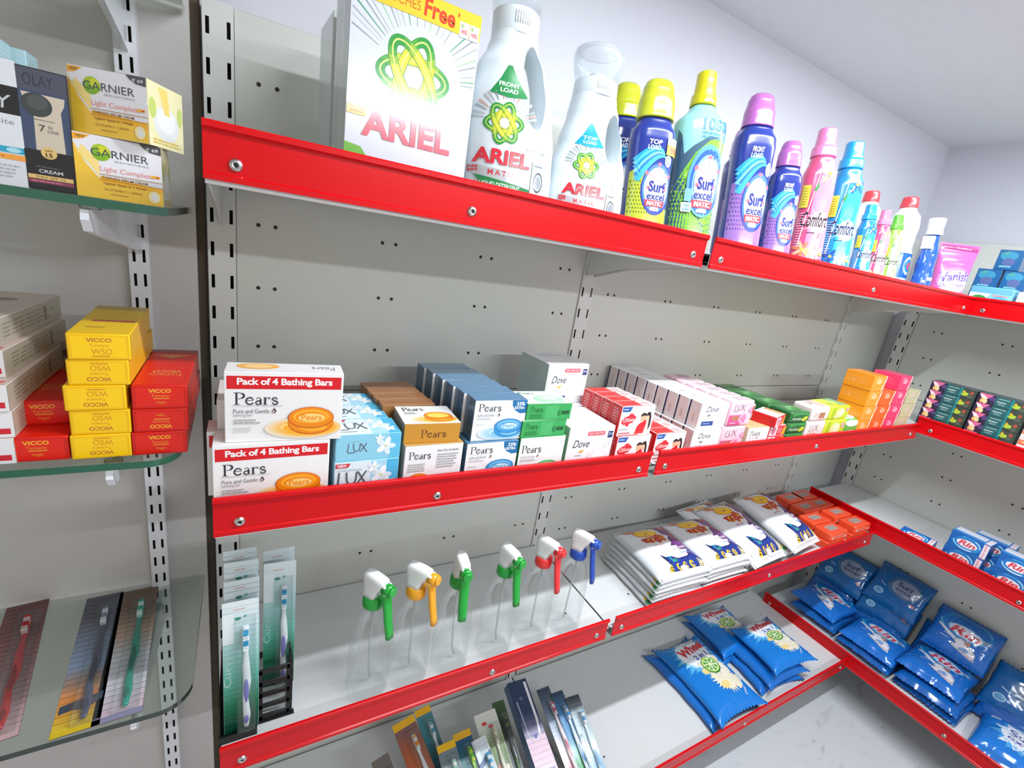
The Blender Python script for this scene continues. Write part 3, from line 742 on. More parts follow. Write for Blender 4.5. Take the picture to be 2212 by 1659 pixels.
def lux_cream(stand):
    w, d, h = .078, (.03 if stand else .05), (.0505 if stand else .035)
    f = Art(w, h)
    if stand: lux_word(f, .14, .5, .6, .82, '#8f8684', .0013); f.rect(.1, .05, .55, .42, '#d98a78'); f.rect(.2, .1, .5, .3, '#b5705a')
    else: f.rect(.4, .2, .72, .6, '#b5785c'); f.text('LUX', .1, .3, .34, .6, '#c9b2ac')
    t = Art(w, d); lux_word(t, .15, .4, .5, .75, '#8f8684', .0013); t.rect(.55, .1, .95, .9, '#e3b8a8')
    return wrapped('wrapped_soap', w, d, h, '#f0dedb', {'front': f, 'top': t}, .006)
a1, a2 = lux_cream(True), lux_cream(False); g = 'cream wrapped soaps'
for k in range(2):
    put('wrapped_soap', a1, (1.183, -.266 + .032 * k, S2), 0, 'cream wrapped soap standing at the bottom, %s from the red front' % ordn(k), 'soap', g)
put('wrapped_soap', a2, (1.187, -.265, S2 + .0507), .03, 'cream wrapped soap lying on the standing cream ones', 'soap', g)
def lime(stand):
    w, d, h = .09, (.03 if stand else .056), (.0505 if stand else .034)
    f = Art(w, h); f.rect(.04, .08, .2, .9, '#a9c92a'); f.ell(.45, .5, .22, .36, '#e8e2a0'); f.ell(.55, .55, .15, .26, '#f3e9c4'); f.ell(.3, .25, .1, .18, '#f0dca0'); f.ell(.84, .7, .08, .14, '#d7a8c0')
    t = Art(w, d); t.rect(.55, .1, .97, .9, '#7fae7e'); t.ell(.4, .5, .25, .25, '#d8c95a'); t.ell(.3, .4, .1, .15, '#8fb84a')
    return wrapped('wrapped_soap', w, d, h, '#cfe03a', {'front': f, 'top': t} if not stand else {'front': f}, .004)
a1, a2 = lime(True), lime(False); g = 'lime wrapped soaps'
for k in range(2):
    put('wrapped_soap', a1, (1.272, -.266 + .032 * k, S2), 0, 'lime yellow wrapped soap standing at the bottom, %s from the red front' % ordn(k), 'soap', g)
put('wrapped_soap', a2, (1.275, -.264, S2 + .0507), .04, 'lime yellow wrapped soap with green top lying on the standing ones', 'soap', g)
put('wrapped_soap', a2, (1.20, -.12, S2), .1, 'lime yellow wrapped soap lying alone near the back panel', 'soap', g)
put('wrapped_soap', a2, (1.215, -.195, S2), -.05, 'lime yellow wrapped soap lying behind the cream soaps', 'soap', g)
def leaf():
    w, d, h = .085, .055, .048
    f = Art(w, h); f.ell(.5, .35, .46, .3, '#3f9a3a'); f.ell(.5, .5, .4, .2, '#69b84c'); f.ell(.55, .78, .4, .2, '#eef4ea')
    t = Art(w, d); t.ell(.5, .5, .45, .42, '#eff3ec'); t.ell(.4, .3, .2, .12, '#8cc878')
    return wrapped('wrapped_soap', w, d, h, '#5ab045', {'front': f, 'top': t}, .014)
put('wrapped_soap', leaf(), (1.351, -.264, S2), 0, 'green and white rounded wrapped soap left of the orange cartons', 'soap')
# ---- coloured columns in the corner, each carton with a torn film edge
def film_box(c, c2, c3):
    w, d, h = .068, .066, .0402
    f = Art(w, h); f.rect(.02, .03, .8, .97, c2); f.ell(.45, .62, .2, .16, c3); f.rect(.3, .3, .55, .42, c); f.lines(.2, .75, .6, .9, 1, c3)
    P = [(.84 + .05 * ((i * 3) % 4) / 4 + .1 * i / 8, i / 8) for i in range(9)]
    f.poly([(.80 + .1 * y, y) for x, y in P] + [(x + .02, y) for x, y in reversed(P)], '#f3e4d8')
    l = Art(d, h); l.lines(.05, .3, .95, .75, 3, c3, 8, .12); l.rect(.3, .42, .36, .5, c3)
    return carton('film_wrapped_carton', w, d, h, c, {'front': f, 'left': l}, rough=.3, coat=.4)
g = 'coloured cartons stacked in the corner'
for (c, c2, c3, n, x, nm) in (('#f0941e', '#f5a13c', '#f8c48a', 4, 1.418, 'orange'), ('#f0642a', '#f26a30', '#f7a888', 3, 1.492, 'orange red'), ('#e8406e', '#ee4a76', '#f7a0b4', 4, 1.565, 'pink'), ('#c9c69a', '#cbc89e', '#dcc6b4', 3, 1.640, 'beige')):
    me = film_box(c, c2, c3)
    for k in range(n):
        put('film_wrapped_carton', me, (x + .002 * ((k * 5) % 3 - 1) + .002 * k * (1 if nm == 'beige' else 0), -.264, S2 + .0405 * k), .02 * ((k * 3 + n) % 3 - 1), '%s film-wrapped carton, %s in its corner column' % (nm, {0: 'bottom one', n - 1: 'topmost'}.get(k, ordn(k) + ' from the bottom')), 'carton', g)

# ================================================================== CARTONS ON THE RIGHT WALL
RZ = -math.pi / 2          # their fronts look towards -x
SR = -.114 - .026
def dark_box():
    w, d, h = .101, .06, .0262
    f = Art(w, h); f.rect(.01, .02, .35, .98, '#2b2440'); f.poly([(.02, .98), (.3, .98), (.2, .5), (.08, .45)], '#d46a92'); f.poly([(.02, .9), (.1, .4), (.2, .5), (.12, .8)], '#f0dfe2')
    f.ell(.12, .28, .05, .28, '#e8b060', rot=-30); f.ell(.16, .25, .05, .26, '#f0d09a', rot=20); f.ell(.3, .6, .06, .2, '#57417a')
    f.rect(.35, .02, .66, .98, '#1f5f62'); f.rect(.4, .74, .62, .84, '#7fa6a0'); f.lines(.39, .38, .61, .58, 1, '#d2e2dc', 2); f.lines(.42, .18, .58, .34, 2, '#a8c6c0', 3)
    f.rect(.66, .02, .7, .98, '#128a8c'); f.rect(.7, .02, .99, .98, '#39483c'); f.poly([(.68, .35), (.77, .62), (.84, .55), (.84, .28), (.75, .2)], '#a8c83a'); f.poly([(.7, .5), (.73, .8), (.78, .6)], '#d8b83a'); f.ell(.9, .65, .04, .16, '#a8503e'); f.ell(.88, .25, .06, .2, '#4e5e50')
    return carton('soap_carton', w, d, h, '#26333a', {'front': f}, {'top': '#3c4b52', 'left': '#30403e'})
me = dark_box(); g = 'dark green and purple soap cartons'
for c, y in ((0, -.312), (1, -.4165)):
    for k in range(5):
        put('soap_carton', me, (1.737, y, SR + .0265 * k), RZ + .01 * ((k + c) % 3 - 1), 'dark green and purple soap carton, %s of the %s column' % ({0: 'bottom', 4: 'topmost'}.get(k, ordn(k) + ' from the bottom'), ('far', 'near')[c]), 'soap carton', g)
def stripe_box():
    w, d, h = .1, .06, .028
    f = Art(w, h); f.rect(.01, .03, .99, .5, '#ee7a4c'); f.lines(.06, .15, .5, .4, 1, '#f9c9b0'); f.lines(.06, .62, .4, .84, 1, '#e0885c')
    return carton('soap_carton', w, d, h, '#f0ece8', {'front': f}, {'left': '#ee7a4c'})
me = stripe_box()
for k in range(4):
    put('soap_carton', me, (1.738, -.5225, SR + .0283 * k), RZ, 'white and orange striped soap carton at the right edge, %s' % {0: 'bottom of the stack', 3: 'top of the stack'}.get(k, ordn(k) + ' from the bottom'), 'soap carton', 'white and orange striped cartons')

# blue bar soap cartons on the third right shelf
SB = -.4575 - .026
def rin_word(a, x0, y0, x1, y1, c): a.text('Rin', x0, y0, x1, y1, c, bold=.035, shear=.22)
def rin_bar():
    w, d, h = .082, .05, .046
    f = Art(w, h)
    f.ell(.45, .5, .36, .4, '#5cc0e6'); f.ell(.46, .48, .33, .36, '#1a78c6'); f.ring(.45, .5, .36, .42, .0035, ['#9fdcf2', '#3a9ad8', '#1a66bc', '#8ad2ee', '#cdeefa', '#3aa0dc'], n=36)
    f.ell(.46, .48, .27, .24, '#e9e4ee'); f.ell(.46, .48, .25, .21, '#f3f0f4'); rin_word(f, .25, .33, .68, .66, '#dc4c5c')
    f.rect(.84, .06, .985, .94, '#ecdfe6'); f.text('250g BAR', .63, .46, 1.19, .56, '#d46a80', bold=.02, rot=90)
    t = Art(w, d); t.rect(0, 0, 1, 1, '#2a7ec6'); t.rect(.02, .3, .8, .98, '#c9cfdc'); t.rect(.84, 0, .98, 1, '#d9cdd8')
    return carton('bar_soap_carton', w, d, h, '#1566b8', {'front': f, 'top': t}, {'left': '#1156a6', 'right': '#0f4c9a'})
rb = rin_bar(); g = 'blue bar soap cartons'
for (y, lv, rz, lab) in ((-.474, 0, 0, 'blue bar soap carton with red and white oval, lower of the left stack'), (-.476, 1, 0, 'blue bar soap carton with red and white oval, upper of the left stack'),
                         (-.576, 0, 0, 'blue bar soap carton with red and white oval, lower of the right edge stack'), (-.578, 1, .03, 'blue bar soap carton with red and white oval, upper of the right edge stack')):
    put('bar_soap_carton', rb, (1.738, y, SB + .0462 * lv), RZ + rz, lab, 'soap carton', g)
put('bar_soap_carton', rb, (1.792, -.505, SB), RZ, 'blue bar soap carton standing behind the left stack', 'soap carton', g)
put('bar_soap_carton', rb, (1.792, -.51, SB + .0462), RZ + .06, 'blue bar soap carton peeking out on top behind the left stack', 'soap carton', g)
m_ = rin_bar()
o = put('bar_soap_carton', m_, (1.73, -.368, SB + .0475), RZ + .05, 'blue bar soap carton lying on its back at the far end', 'soap carton', g)
o.rotation_euler = (math.radians(-76), 0, RZ + .05); o.location = (1.736, -.368, SB + .012)
# ================================================================== DETERGENTS ON THE TOP SHELF
S1 = Z1 - .026
LEAN = math.radians(-7)
def interp(tab, z):
    """smooth interpolation through (z, v...) rows"""
    if z <= tab[0][0]: return tab[0][1:]
    for (p, q) in zip(tab, tab[1:]):
        if z <= q[0]:
            t = (z - p[0]) / (q[0] - p[0]); t = t * t * (3 - 2 * t) if q[0] - p[0] > .006 else t
            return tuple(u + (v - u) * t for u, v in zip(p[1:], q[1:]))
    return tab[-1][1:]
class Hull:
    """bottle body of rounded sections: rows (z, half width, half depth, shift in x)"""
    def __init__(s, rows, p=2.4):
        s.t = [tuple(r) + (0,) * (4 - len(r)) for r in rows]; s.p = p
    def mesh(s, b, m, n=40, nz=44, mfun=None):
        z0, z1 = s.t[0][0], s.t[-1][0]; rl = []
        zs = sorted(set([z0 + (z1 - z0) * i / nz for i in range(nz + 1)] + [r[0] for r in s.t]))
        for z in zs:
            a, d, x = interp(s.t, z); q = 2 / s.p; r = []
            for k in range(n):
                t = 2 * math.pi * k / n; c, e = math.cos(t), math.sin(t)
                r.append((x + a * math.copysign(abs(c) ** q, c), d * math.copysign(abs(e) ** q, e), z))
            rl.append(r)
        b.rings(rl, m, mfun=mfun)
    def front(s, x0, z0):
        def f(x, y, d):
            z = z0 + y; a, e, sx = interp(s.t, z); u = x0 + x - sx
            u = max(-a * .985, min(a * .985, u))
            return (sx + u * (1 + d / a), -(e * (1 - abs(u / a) ** s.p) ** (1 / s.p)) - d, z)
        return f
def lean_put(root, x, y, rise=.0030, lean=LEAN, rz=0, zs=1.0):
    root.location = (x, y, S1 + rise); root.rotation_mode = 'ZXY'; root.rotation_euler = (lean, 0, rz); root.scale = (1, 1, zs)
    root.rotation_mode = 'QUATERNION'; root.rotation_quaternion = (Matrix.Rotation(lean, 4, 'X') @ Matrix.Rotation(rz, 4, 'Z')).to_quaternion()
def cap_part(root, rows, m, p=2.2, z0=0, name='cap', ribs=0, x=0):
    b = MB(); h = Hull([(r[0] + z0, r[1], r[2], x) for r in rows], p); h.mesh(b, m, 36, 20); return b.build(name, root)

# ---- the six pointed mark of interlaced loops
def star_mark(a, cx, cy, R, tilt=0, glow='#fdfdf2'):
    """R in metres"""
    cols = []
    for q in range(24):
        t = abs(math.cos(math.pi * 2 * (q + .5) / 24)); g, y = (40, 148, 56), (206, 208, 48)
        k = max(0, min(1, (t - .45) / .45)); cols.append('#%02x%02x%02x' % tuple(int(y[i] + (g[i] - y[i]) * k) for i in range(3)))
    for th in (0, 72, 124):
        a.ring(cx, cy, R / a.W, R * .5 / a.H, R * .25, '#2b8a3a', rot=th + tilt, n=48)
        a.ring(cx, cy, R * .985 / a.W, R * .485 / a.H, R * .22, cols, rot=th + tilt, n=48)
        a.ring(cx, cy, R * .9 / a.W, R * .39 / a.H, R * .04, '#dfe07a', rot=th + tilt, n=40)
    for k, c in ((.25, '#ece9b0'), (.2, '#f4f2cf'), (.15, glow)): a.ell(cx, cy, R * k / a.W, R * k / a.H, c)
def rays(a, cx, cy, r0, r1, angs, wid, cols):
    a.n += 1; a.hold = True
    for i, t in enumerate(angs):
        c, s_ = math.cos(math.radians(t)), math.sin(math.radians(t)); X, Y = cx * a.W, cy * a.H
        lim = r1
        for (dx, dy, W_, H_) in ((c, s_, a.W, a.H),):
            if dx > 0: lim = min(lim, (W_ * .985 - X) / dx)
            if dx < 0: lim = min(lim, (X - W_ * .015) / -dx)
            if dy > 0: lim = min(lim, (H_ * .985 - Y) / dy)
        if lim < r0: continue
        a.stroke([((X + c * r0) / a.W, (Y + s_ * r0) / a.H), ((X + c * lim) / a.W, (Y + s_ * lim) / a.H)], wid * .5, cols[i % len(cols)], wid * (lim / r1) * 1.9)
    a.hold = False
def ariel_word(a, x0, y0, x1, y1, c):
    a.text('ARIEL', x0, y0, x1, y1, c, bold=.035)
def ariel_box(name, front=True):
    w, d, h = .134, .083, .1905
    f = Art(w, h, .16, .8)
    f.rect(.004, .003, .996, .997, '#cfd3e0')
    rays(f, .53, .598, .046, .13, [8, 12, 17, 21, 25, 30, 37, 43, 48, 60, 66, 72, 81, 88, 97, 106, 113, 118, 122, 128, 134, 138, 143, 148, 152, 157], .0016, ['#8f9a9c', '#5f9a7a', '#a4adb0', '#b9c0c2', '#8f9a9c', '#9fbf9a', '#aab2b4'])
    star_mark(f, .49, .598, .0395, 2)
    f.poly([(.0, .997), (.0, .885), (.2, .88), (.62, .878), (.996, .872), (.996, .997)], '#f2c22e')
    f.text('POUCHES', .18, .91, .5, .955, '#c2641c'); f.text('Free', .53, .895, .78, .98, '#d8431c', bold=.03, rot=-3); f.text('*', .795, .95, .815, .975, '#d8431c', bold=.02)
    for q in (.82, .905): f.rect(q, .865, q + .08, .94, '#cfd3d6'); f.text('ARIEL', q + .012, .885, q + .07, .905, '#c9505a', bold=.03); f.ell(q + .02, .92, .012, .01, '#9db77a')
    f.rect(.01, .345, .15, .395, '#f0b030'); f.lines(.03, .35, .13, .39, 2, '#b0641c')
    ariel_word(f, .12, .255, .84, .39, '#dc4f62')
    f.poly([(.0, .0), (.0, .205), (.12, .195), (.35, .0)], '#6fae3c')
    l = Art(d, h, .3, .4); l.rect(.01, .003, .99, .997, '#c6d2d0'); l.lines(.12, .03, .6, .9, 44, '#9fb0ac', 5, .35); l.lines(.65, .03, .95, .9, 44, '#aebcb8', 8, .35)
    return carton(name, w, d, h, '#d6dce0', {'front': f, 'left': l}, {'top': '#f0c43a'}, rough=.2, coat=.7)
me = ariel_box('detergent_box')
put('detergent_box', me, (.1705, -.252, S1), 0, 'large white detergent box with green star mark at the front of the top shelf', 'detergent box', 'white detergent boxes')
m2 = carton('detergent_box', .11, .075, .183, '#d2dbd8', {}, {'top': '#e8b83a', 'left': '#cad6d2'}, rough=.25, coat=.5)
put('detergent_box', m2, (.158, -.145, S1), .05, 'large white detergent box with yellow top corner hidden behind the front one', 'detergent box', 'white detergent boxes')

def cut(obj, cutter):
    md = obj.modifiers.new('hole', 'BOOLEAN'); md.operation = 'DIFFERENCE'; md.object = cutter; md.solver = 'EXACT'
    bpy.context.view_layer.update()
    dg = bpy.context.evaluated_depsgraph_get(); me = bpy.data.meshes.new_from_object(obj.evaluated_get(dg))
    obj.modifiers.clear(); obj.data = me; bpy.data.objects.remove(cutter)
    for p in me.polygons: p.use_smooth = True
    try: me.set_sharp_from_angle(angle=math.radians(50))
    except Exception: pass
def handle_cutter(cx, cz, rx, rz, tilt, depth, m):
    """a flared hourglass through the bottle so that the rim of the hole is rounded"""
    b = MB(); rl = []
    for k in range(13):
        t = -1 + 2 * k / 12; fl = 1 + .3 * abs(t) ** 2; r = []
        for q in range(32):
            a = 2 * math.pi * q / 32; X, Z = rx * fl * math.cos(a), rz * (1 + .22 * abs(t) ** 2.2) * math.sin(a)
            r.append((cx + X * math.cos(tilt) - Z * math.sin(tilt), t * depth, cz + X * math.sin(tilt) + Z * math.cos(tilt)))
        rl.append(r)
    b.rings(rl, m); bmesh.ops.recalc_face_normals(b.bm, faces=b.bm.faces[:])
    return b.build('cutter')
ARW = mat('#d9e3e8', .3, coat=.25, vary=.01)
capclear = clear('clear_dosing_cap', '#fafcfd', .3, .12, .12, '#f6fafc')
def ariel_label(W_, H_, hue, words, liq, big):
    a = Art(W_, H_, .25, .5)
    rays(a, .42, .47, .025 * big, .038 * big, [18, 24, 30, 42, 52, 66, 76, 84, 94, 102, 116, 126, 134, 146, 154, 164, 172], .0016 * big, ['#b4babd', '#c79f9a', '#9aa4a8', '#b9bfc2'] if big > .8 else ['#b4bcc0', '#9aa6aa'])
    a.poly([(.385, .86), (.435, .86), (.52, .77), (.66, .665), (.42, .645), (.19, .665), (.31, .77)], hue)
    a.text(words[0], .29, .715, .54, .745, '#e8f4ea', bold=.03); a.text(words[1], .31, .675, .53, .705, '#e8f4ea', bold=.03)
    star_mark(a, .40, .47, .0235 * big, 4)
    ariel_word(a, .07, .185, .78, .29, '#d8283a'); a.poly([(.02, .17), (.76, .13), (.8, .04), (.1, .1)], '#b9bcc0'); a.rect(.04, .12, .14, .165, '#c8505a'); a.text('MATIC', .26, .105, .62, .145, '#c83a48', bold=.02, spc=1.5)
    a.poly([(.1, .1), (.8, .045), (.86, -.01), (.72, -.06), (.3, -.03)], liq); a.text('LIQUID DETERGENT', .18, .015, .68, .055, '#eef6ee', bold=.02, rot=-2)
    a.text('1 L = 1 kg' if big > .8 else '500 ml = 500 g', .72, .31, .97, .335, '#5f6a70', bold=.01) 
    a.rect(.82, .02, 1.02, .26, '#d5dade', .001); a.ell(.92, .11, .07, .075, '#555c64'); a.ell(.92, .11, .055, .06, '#aeb6bc'); a.ell(.92, .11, .04, .045, '#8d949c'); a.lines(.84, .21, 1.0, .24, 1, '#7b838a')
    return a
def ariel_bottle(name, rows, hole, cap, lab, x, y, big, hue, words, liq, lab_at, label):
    r = empty(name); tag(r, label, 'detergent bottle', 'white detergent bottles with handles')
    h = Hull(rows, 2.5); b = MB(); h.mesh(b, ARW, 44, 60)
    bmesh.ops.recalc_face_normals(b.bm, faces=b.bm.faces[:]); body = b.build('body', r)
    cut(body, handle_cutter(*hole, m=ARW))
    b = MB(); b.art(lab, h.front(*lab_at), L=.005, base=.0004, step=.00003); b.build('label', r)
    cap(r); lean_put(r, x, y, rz=-.17, lean=LEAN * .5, zs=1 if big == 1 else .95)
    return r
def cap_big(r):
    b = MB(); b.lathe([(.027, .188), (.0275, .19), (.0275, .213), (.0265, .2145), (.0255, .215)], (-.010, 0, 0), ARW, 36)
    for k in range(9, 16):
        t = -math.pi / 2 + (k - 12) * .1; b.tube([(-.010 + .0277 * math.cos(t), .0277 * math.sin(t), .197), (-.010 + .0277 * math.cos(t), .0277 * math.sin(t), .209)], .0007, ARW, 5)
    b.build('collar', r)
    b = MB(); b.lathe([(.0268, .214), (.0285, .216), (.031, .232), (.034, .252), (.035, .262), (.034, .264), (.0325, .262), (.029, .235), (.027, .222)], (-.010, 0, 0), capclear, 40, cap0=False); b.build('dosing_cap', r)['label'] = 'clear dosing cap'
lab = ariel_label(.094, .155, '#1f8a48', ('FRONT', 'LOAD'), '#238a4a', 1.0)
ariel_bottle('detergent_bottle', [(0, .050, .030), (.004, .054, .033), (.03, .056, .035), (.075, .0555, .035, -.002), (.12, .0515, .034, -.006), (.155, .0415, .031, -.009), (.178, .030, .027, -.010), (.188, .0272, .0265, -.010), (.19, .0265, .0265, -.010)],
             (.0125, .136, .0130, .040, .17, .042), cap_big, lab, .301, -.238, 1.0, None, None, None, (-.058, .018), 'tall white detergent bottle with green front load patch and clear cap')
def cap_small(r):
    b = MB(); b.lathe([(.0285, .166), (.0295, .168), (.0285, .186), (.027, .188), (.012, .189), (.010, .198), (.006, .2)], (-.004, 0, 0), ARW, 36)
    for k in range(8):
        t = -math.pi / 2 + (k - 4) * .09; b.tube([(-.004 + .029 * math.cos(t), .029 * math.sin(t), .173), (-.004 + .0288 * math.cos(t), .0288 * math.sin(t), .183)], .0007, ARW, 5)
    b.build('collar', r)
    b = MB(); b.lathe([(.0262, .188), (.028, .190), (.031, .2), (.0338, .213), (.034, .219), (.032, .2255), (.028, .2265), (.027, .2255), (.0308, .222), (.0322, .217), (.0318, .212), (.031, .2), (.026, .1895)], (-.004, 0, 0), capclear, 40, cap0=False, cap1=False)
    b.lathe([(.03, .2262), (.01, .2266), (.001, .2266)], (-.004, 0, 0), capclear, 40, cap0=False); b.build('dosing_cap', r)['label'] = 'clear dosing cap'
lab = ariel_label(.082, .135, '#16a3c4', ('TOP', 'LOAD'), '#2aa7c8', .76)
ariel_bottle('detergent_bottle', [(0, .052, .03), (.004, .056, .033), (.03, .0575, .034), (.07, .0545, .0335, .0), (.11, .044, .031, .0), (.145, .0345, .028, -.002), (.162, .030, .0275, -.004), (.168, .0285, .0275, -.004)],
             (.0200, .115, .0122, .030, .05, .040), cap_small, lab, .42, -.238, .76, None, None, None, (-.049, .012), 'shorter white detergent bottle with blue top load patch and wide clear cap')

# ---- liquid detergent bottles with the splat mark
def surf_art(W_, H_, lower, swoosh, words, navy='#22368f'):
    a = Art(W_, H_, .22, .6)
    # lower patch of the second colour with rows of dots
    a.poly([(.0, -.24), (.97, -.24), (.97, .1), (.6, .15), (.42, .32), (.3, .5), (.12, .55), (.0, .5)], lower[0]); a.n += 1; a.hold = True
    for i in range(9):
        for j in range(9 - i // 2):
            a.ell(.03 + .06 * j + .03 * (i % 2), .03 + .045 * i, .017, .014, lower[1], n=8)
    a.hold = False
    for k in range(6):
        c = swoosh[k % len(swoosh)]
        P = [(.06 + .012 * k + .012 * k * 0 + (t * .62), .40 + .045 * (5 - k) * (1 - t * .75) + .30 * math.sin(t * 1.75)) for t in [i / 14 for i in range(15)]]
        a.stroke(P, .0085, c, .0025)
    a.ell(.82, .66, .085, .07, '#dfe6f4'); a.ring(.82, .66, .06, .05, .0016, '#7484b8'); a.ring(.82, .66, .03, .025, .001, '#7484b8')
    a.ell(.62, .32, .38, .31, '#2b3f9e'); a.ell(.62, .33, .35, .28, '#4f7fd4'); a.ell(.62, .33, .31, .24, '#b9d0f0'); a.ell(.62, .34, .26, .2, '#eef2fb')
    for t in (90, 162, 18, 225, 315):
        c, s_ = math.cos(math.radians(t)), math.sin(math.radians(t)); X, Y = .62, .44
        a.stroke([(X, Y), (X + .3 * c, Y + .16 * s_)], .0006, '#e08a98', .0018); a.ell(X + .3 * c, Y + .165 * s_, .035, .026, '#dc6f80', rot=t, n=12)
    a.ell(.62, .44, .05, .035, '#f0f2fb')
    a.text('Surf', .42, .28, .84, .41, '#27348c', bold=.035); a.text('excel', .4, .19, .84, .275, '#27348c', bold=.02)
    a.poly([(.38, .11), (.82, .11), (.85, .185), (.36, .185)], '#d83c4c'); a.text('MATIC', .42, .122, .79, .172, '#fbeef0', bold=.035, shear=.1); a.rect(.5, .06, .72, .095, '#dcd6dc'); a.lines(.52, .065, .7, .09, 1, '#8f86a0')
    a.text(words[0], .30, .82, .60, .875, '#f1f3fa', bold=.03, shear=.12); a.text(words[1], .28, .76, .58, .812, '#f1f3fa', bold=.03, shear=.12)
    return a
NAVY = mat('#1f3389', .2, coat=.6, vary=.03)
def surf_bottle(name, x, y, a_, b_, hs, cap_c, lower, swoosh, words, label, capd=None, rz=-.45):
    """hs: shoulder, neck, top heights"""
    r = empty(name); tag(r, label, 'detergent bottle', 'navy detergent bottles with a splat mark')
    sh, nk, tp = hs
    h = Hull([(0, a_ * .9, b_ * .9), (.004, a_ * .97, b_ * .97), (.02, a_, b_), (sh * .55, a_ * .96, b_ * .96), (sh * .93, a_ * 1.02, b_), (sh, a_ * .98, b_ * .97), (nk - .004, a_ * .74, b_ * .8), (nk, a_ * .7, b_ * .78)], 2.5)
    b = MB(); h.mesh(b, NAVY, 40, 40); b.build('body', r)
    W_ = a_ * 1.86; lb = surf_art(W_, sh * .80, lower, swoosh, words); b = MB(); b.art(lb, h.front(-W_ / 2, .21 * sh), L=.005, base=.0004, step=.00003); b.build('label', r)
    ca, cb = capd or (a_ * .74, b_ * .86)
    m = mat(cap_c, .22, coat=.5, vary=.02)
    cap_part(r, [(nk, ca * 1.02, cb * 1.02), (nk + .004, ca * 1.0, cb), (nk + .02, ca * .97, cb * .97), (tp - .01, ca * .82, cb * .86), (tp - .003, ca * .72, cb * .76), (tp, ca * .6, cb * .62)], m, 2.3)
    lean_put(r, x, y, rz=rz, zs=1.035)
    return r
LIME = ('#b7c33a', '#6f7c2c'); PUR = ('#9a72b8', '#6a4a96')
SWB = ['#2a9fd0', '#58c0e0', '#1f8fc8', '#7fd2ea', '#2f7ac0', '#46b0dc']
surf_bottle('detergent_bottle', .534, -.24, .0335, .0225, (.142, .16, .21), '#c6cc2c', LIME, SWB, ('TOP', 'LOAD'), 'navy and lime detergent bottle with yellow-green cap and price tag', (.027, .0205), -.35)
o = bpy.data.objects['detergent_bottle.002']
surf_bottle('detergent_bottle', .552, -.15, .035, .023, (.16, .178, .228), '#b9bf22', LIME, SWB, ('TOP', 'LOAD'), 'navy detergent bottle with yellow-green cap standing behind, half hidden')
# price flash on the front one
b = MB(); t_ = Art(.018, .022); t_.rect(0, .6, 1, 1, '#e8ecf6'); t_.text('NOW AT', .08, .7, .92, .92, '#2b3a86', bold=.02); t_.rect(0, 0, 1, .58, '#f0a030'); t_.text('99', .3, .08, .85, .5, '#d03020', bold=.03)
hh = Hull([(0, .0335, .0225), (.2, .0335, .0225)], 2.5); b.art(t_, hh.front(.014, .112), L=.004, base=.0015); b.build('price_flash', o)
surf_bottle('detergent_bottle', .764, -.24, .034, .0235, (.188, .205, .254), '#b065b4', PUR, SWB, ('FRONT', 'LOAD'), 'large navy and purple detergent bottle with purple cap')
surf_bottle('detergent_bottle', .842, -.16, .03, .022, (.17, .186, .23), '#b065b4', PUR, SWB, ('FRONT', 'LOAD'), 'purple capped detergent bottle mostly hidden behind the large purple one')
surf_bottle('detergent_bottle', .868, -.24, .0275, .0195, (.15, .166, .208), '#b065b4', PUR, SWB, ('FRONT', 'LOAD'), 'small navy and purple detergent bottle with purple cap beside the pink one')
# teal and green one with a narrow yellow cap
r = empty('detergent_bottle'); tag(r, 'teal and green detergent bottle with narrow yellow cap and dark side panel', 'detergent bottle', 'navy detergent bottles with a splat mark')
a_, b_ = .0385, .027
h = Hull([(0, a_ * .92, b_ * .9), (.004, a_ * .98, b_ * .97), (.02, a_, b_), (.10, a_ * .96, b_ * .97), (.165, a_ * 1.03, b_ * 1.03), (.176, a_ * 1.01, b_), (.198, a_ * .52, b_ * .66), (.203, a_ * .42, b_ * .57)], 2.4)
b = MB(); h.mesh(b, mat('#8fd0d4', .22, coat=.5), 40, 44); b.build('body', r)
W_ = a_ * 1.9; t_ = Art(W_, .15, .22, .6)
t_.poly([(.0, -.2), (.98, -.2), (.98, .7), (.9, .8), (.6, .8), (.3, .7), (.14, .62), (.06, .8), (.0, .85)], '#3f5f74')
t_.poly([(.0, -.2), (.98, -.2), (.98, .76), (.86, .8), (.62, .76), (.36, .64), (.16, .46), (.04, .3), (.0, .2)], '#7fc63a'); t_.poly([(.2, .42), (.4, .58), (.65, .69), (.95, .71), (.95, .66), (.6, .6), (.3, .4)], '#a9dc6a')
for i in range(7):
    for j in range(9): t_.ell(.04 + .05 * j + .025 * (i % 2), .03 + .04 * i, .01, .009, '#a4d86c', n=8)
t_.ell(.64, .38, .37, .34, '#5f9fd8'); t_.ell(.66, .37, .34, .31, '#2b5fb8'); t_.ell(.66, .37, .29, .26, '#8fb9ea'); t_.ell(.66, .38, .25, .21, '#eef2fb')
for t in (90, 162, 18, 225, 315):
    c, s_ = math.cos(math.radians(t)), math.sin(math.radians(t)); t_.stroke([(.66, .45), (.66 + .26 * c, .45 + .15 * s_)], .0007, '#e08a98', .002); t_.ell(.66 + .26 * c, .45 + .155 * s_, .032, .026, '#dc6f80', rot=t, n=12)
t_.text('Surf', .48, .3, .84, .42, '#27348c', bold=.035); t_.text('excel', .44, .21, .82, .295, '#27348c', bold=.02); t_.poly([(.42, .13), (.84, .13), (.86, .2), (.4, .2)], '#d83c4c'); t_.text('MATIC', .46, .14, .81, .19, '#fbeef0', bold=.035, shear=.1); t_.rect(.52, .085, .74, .115, '#e6dcd6')
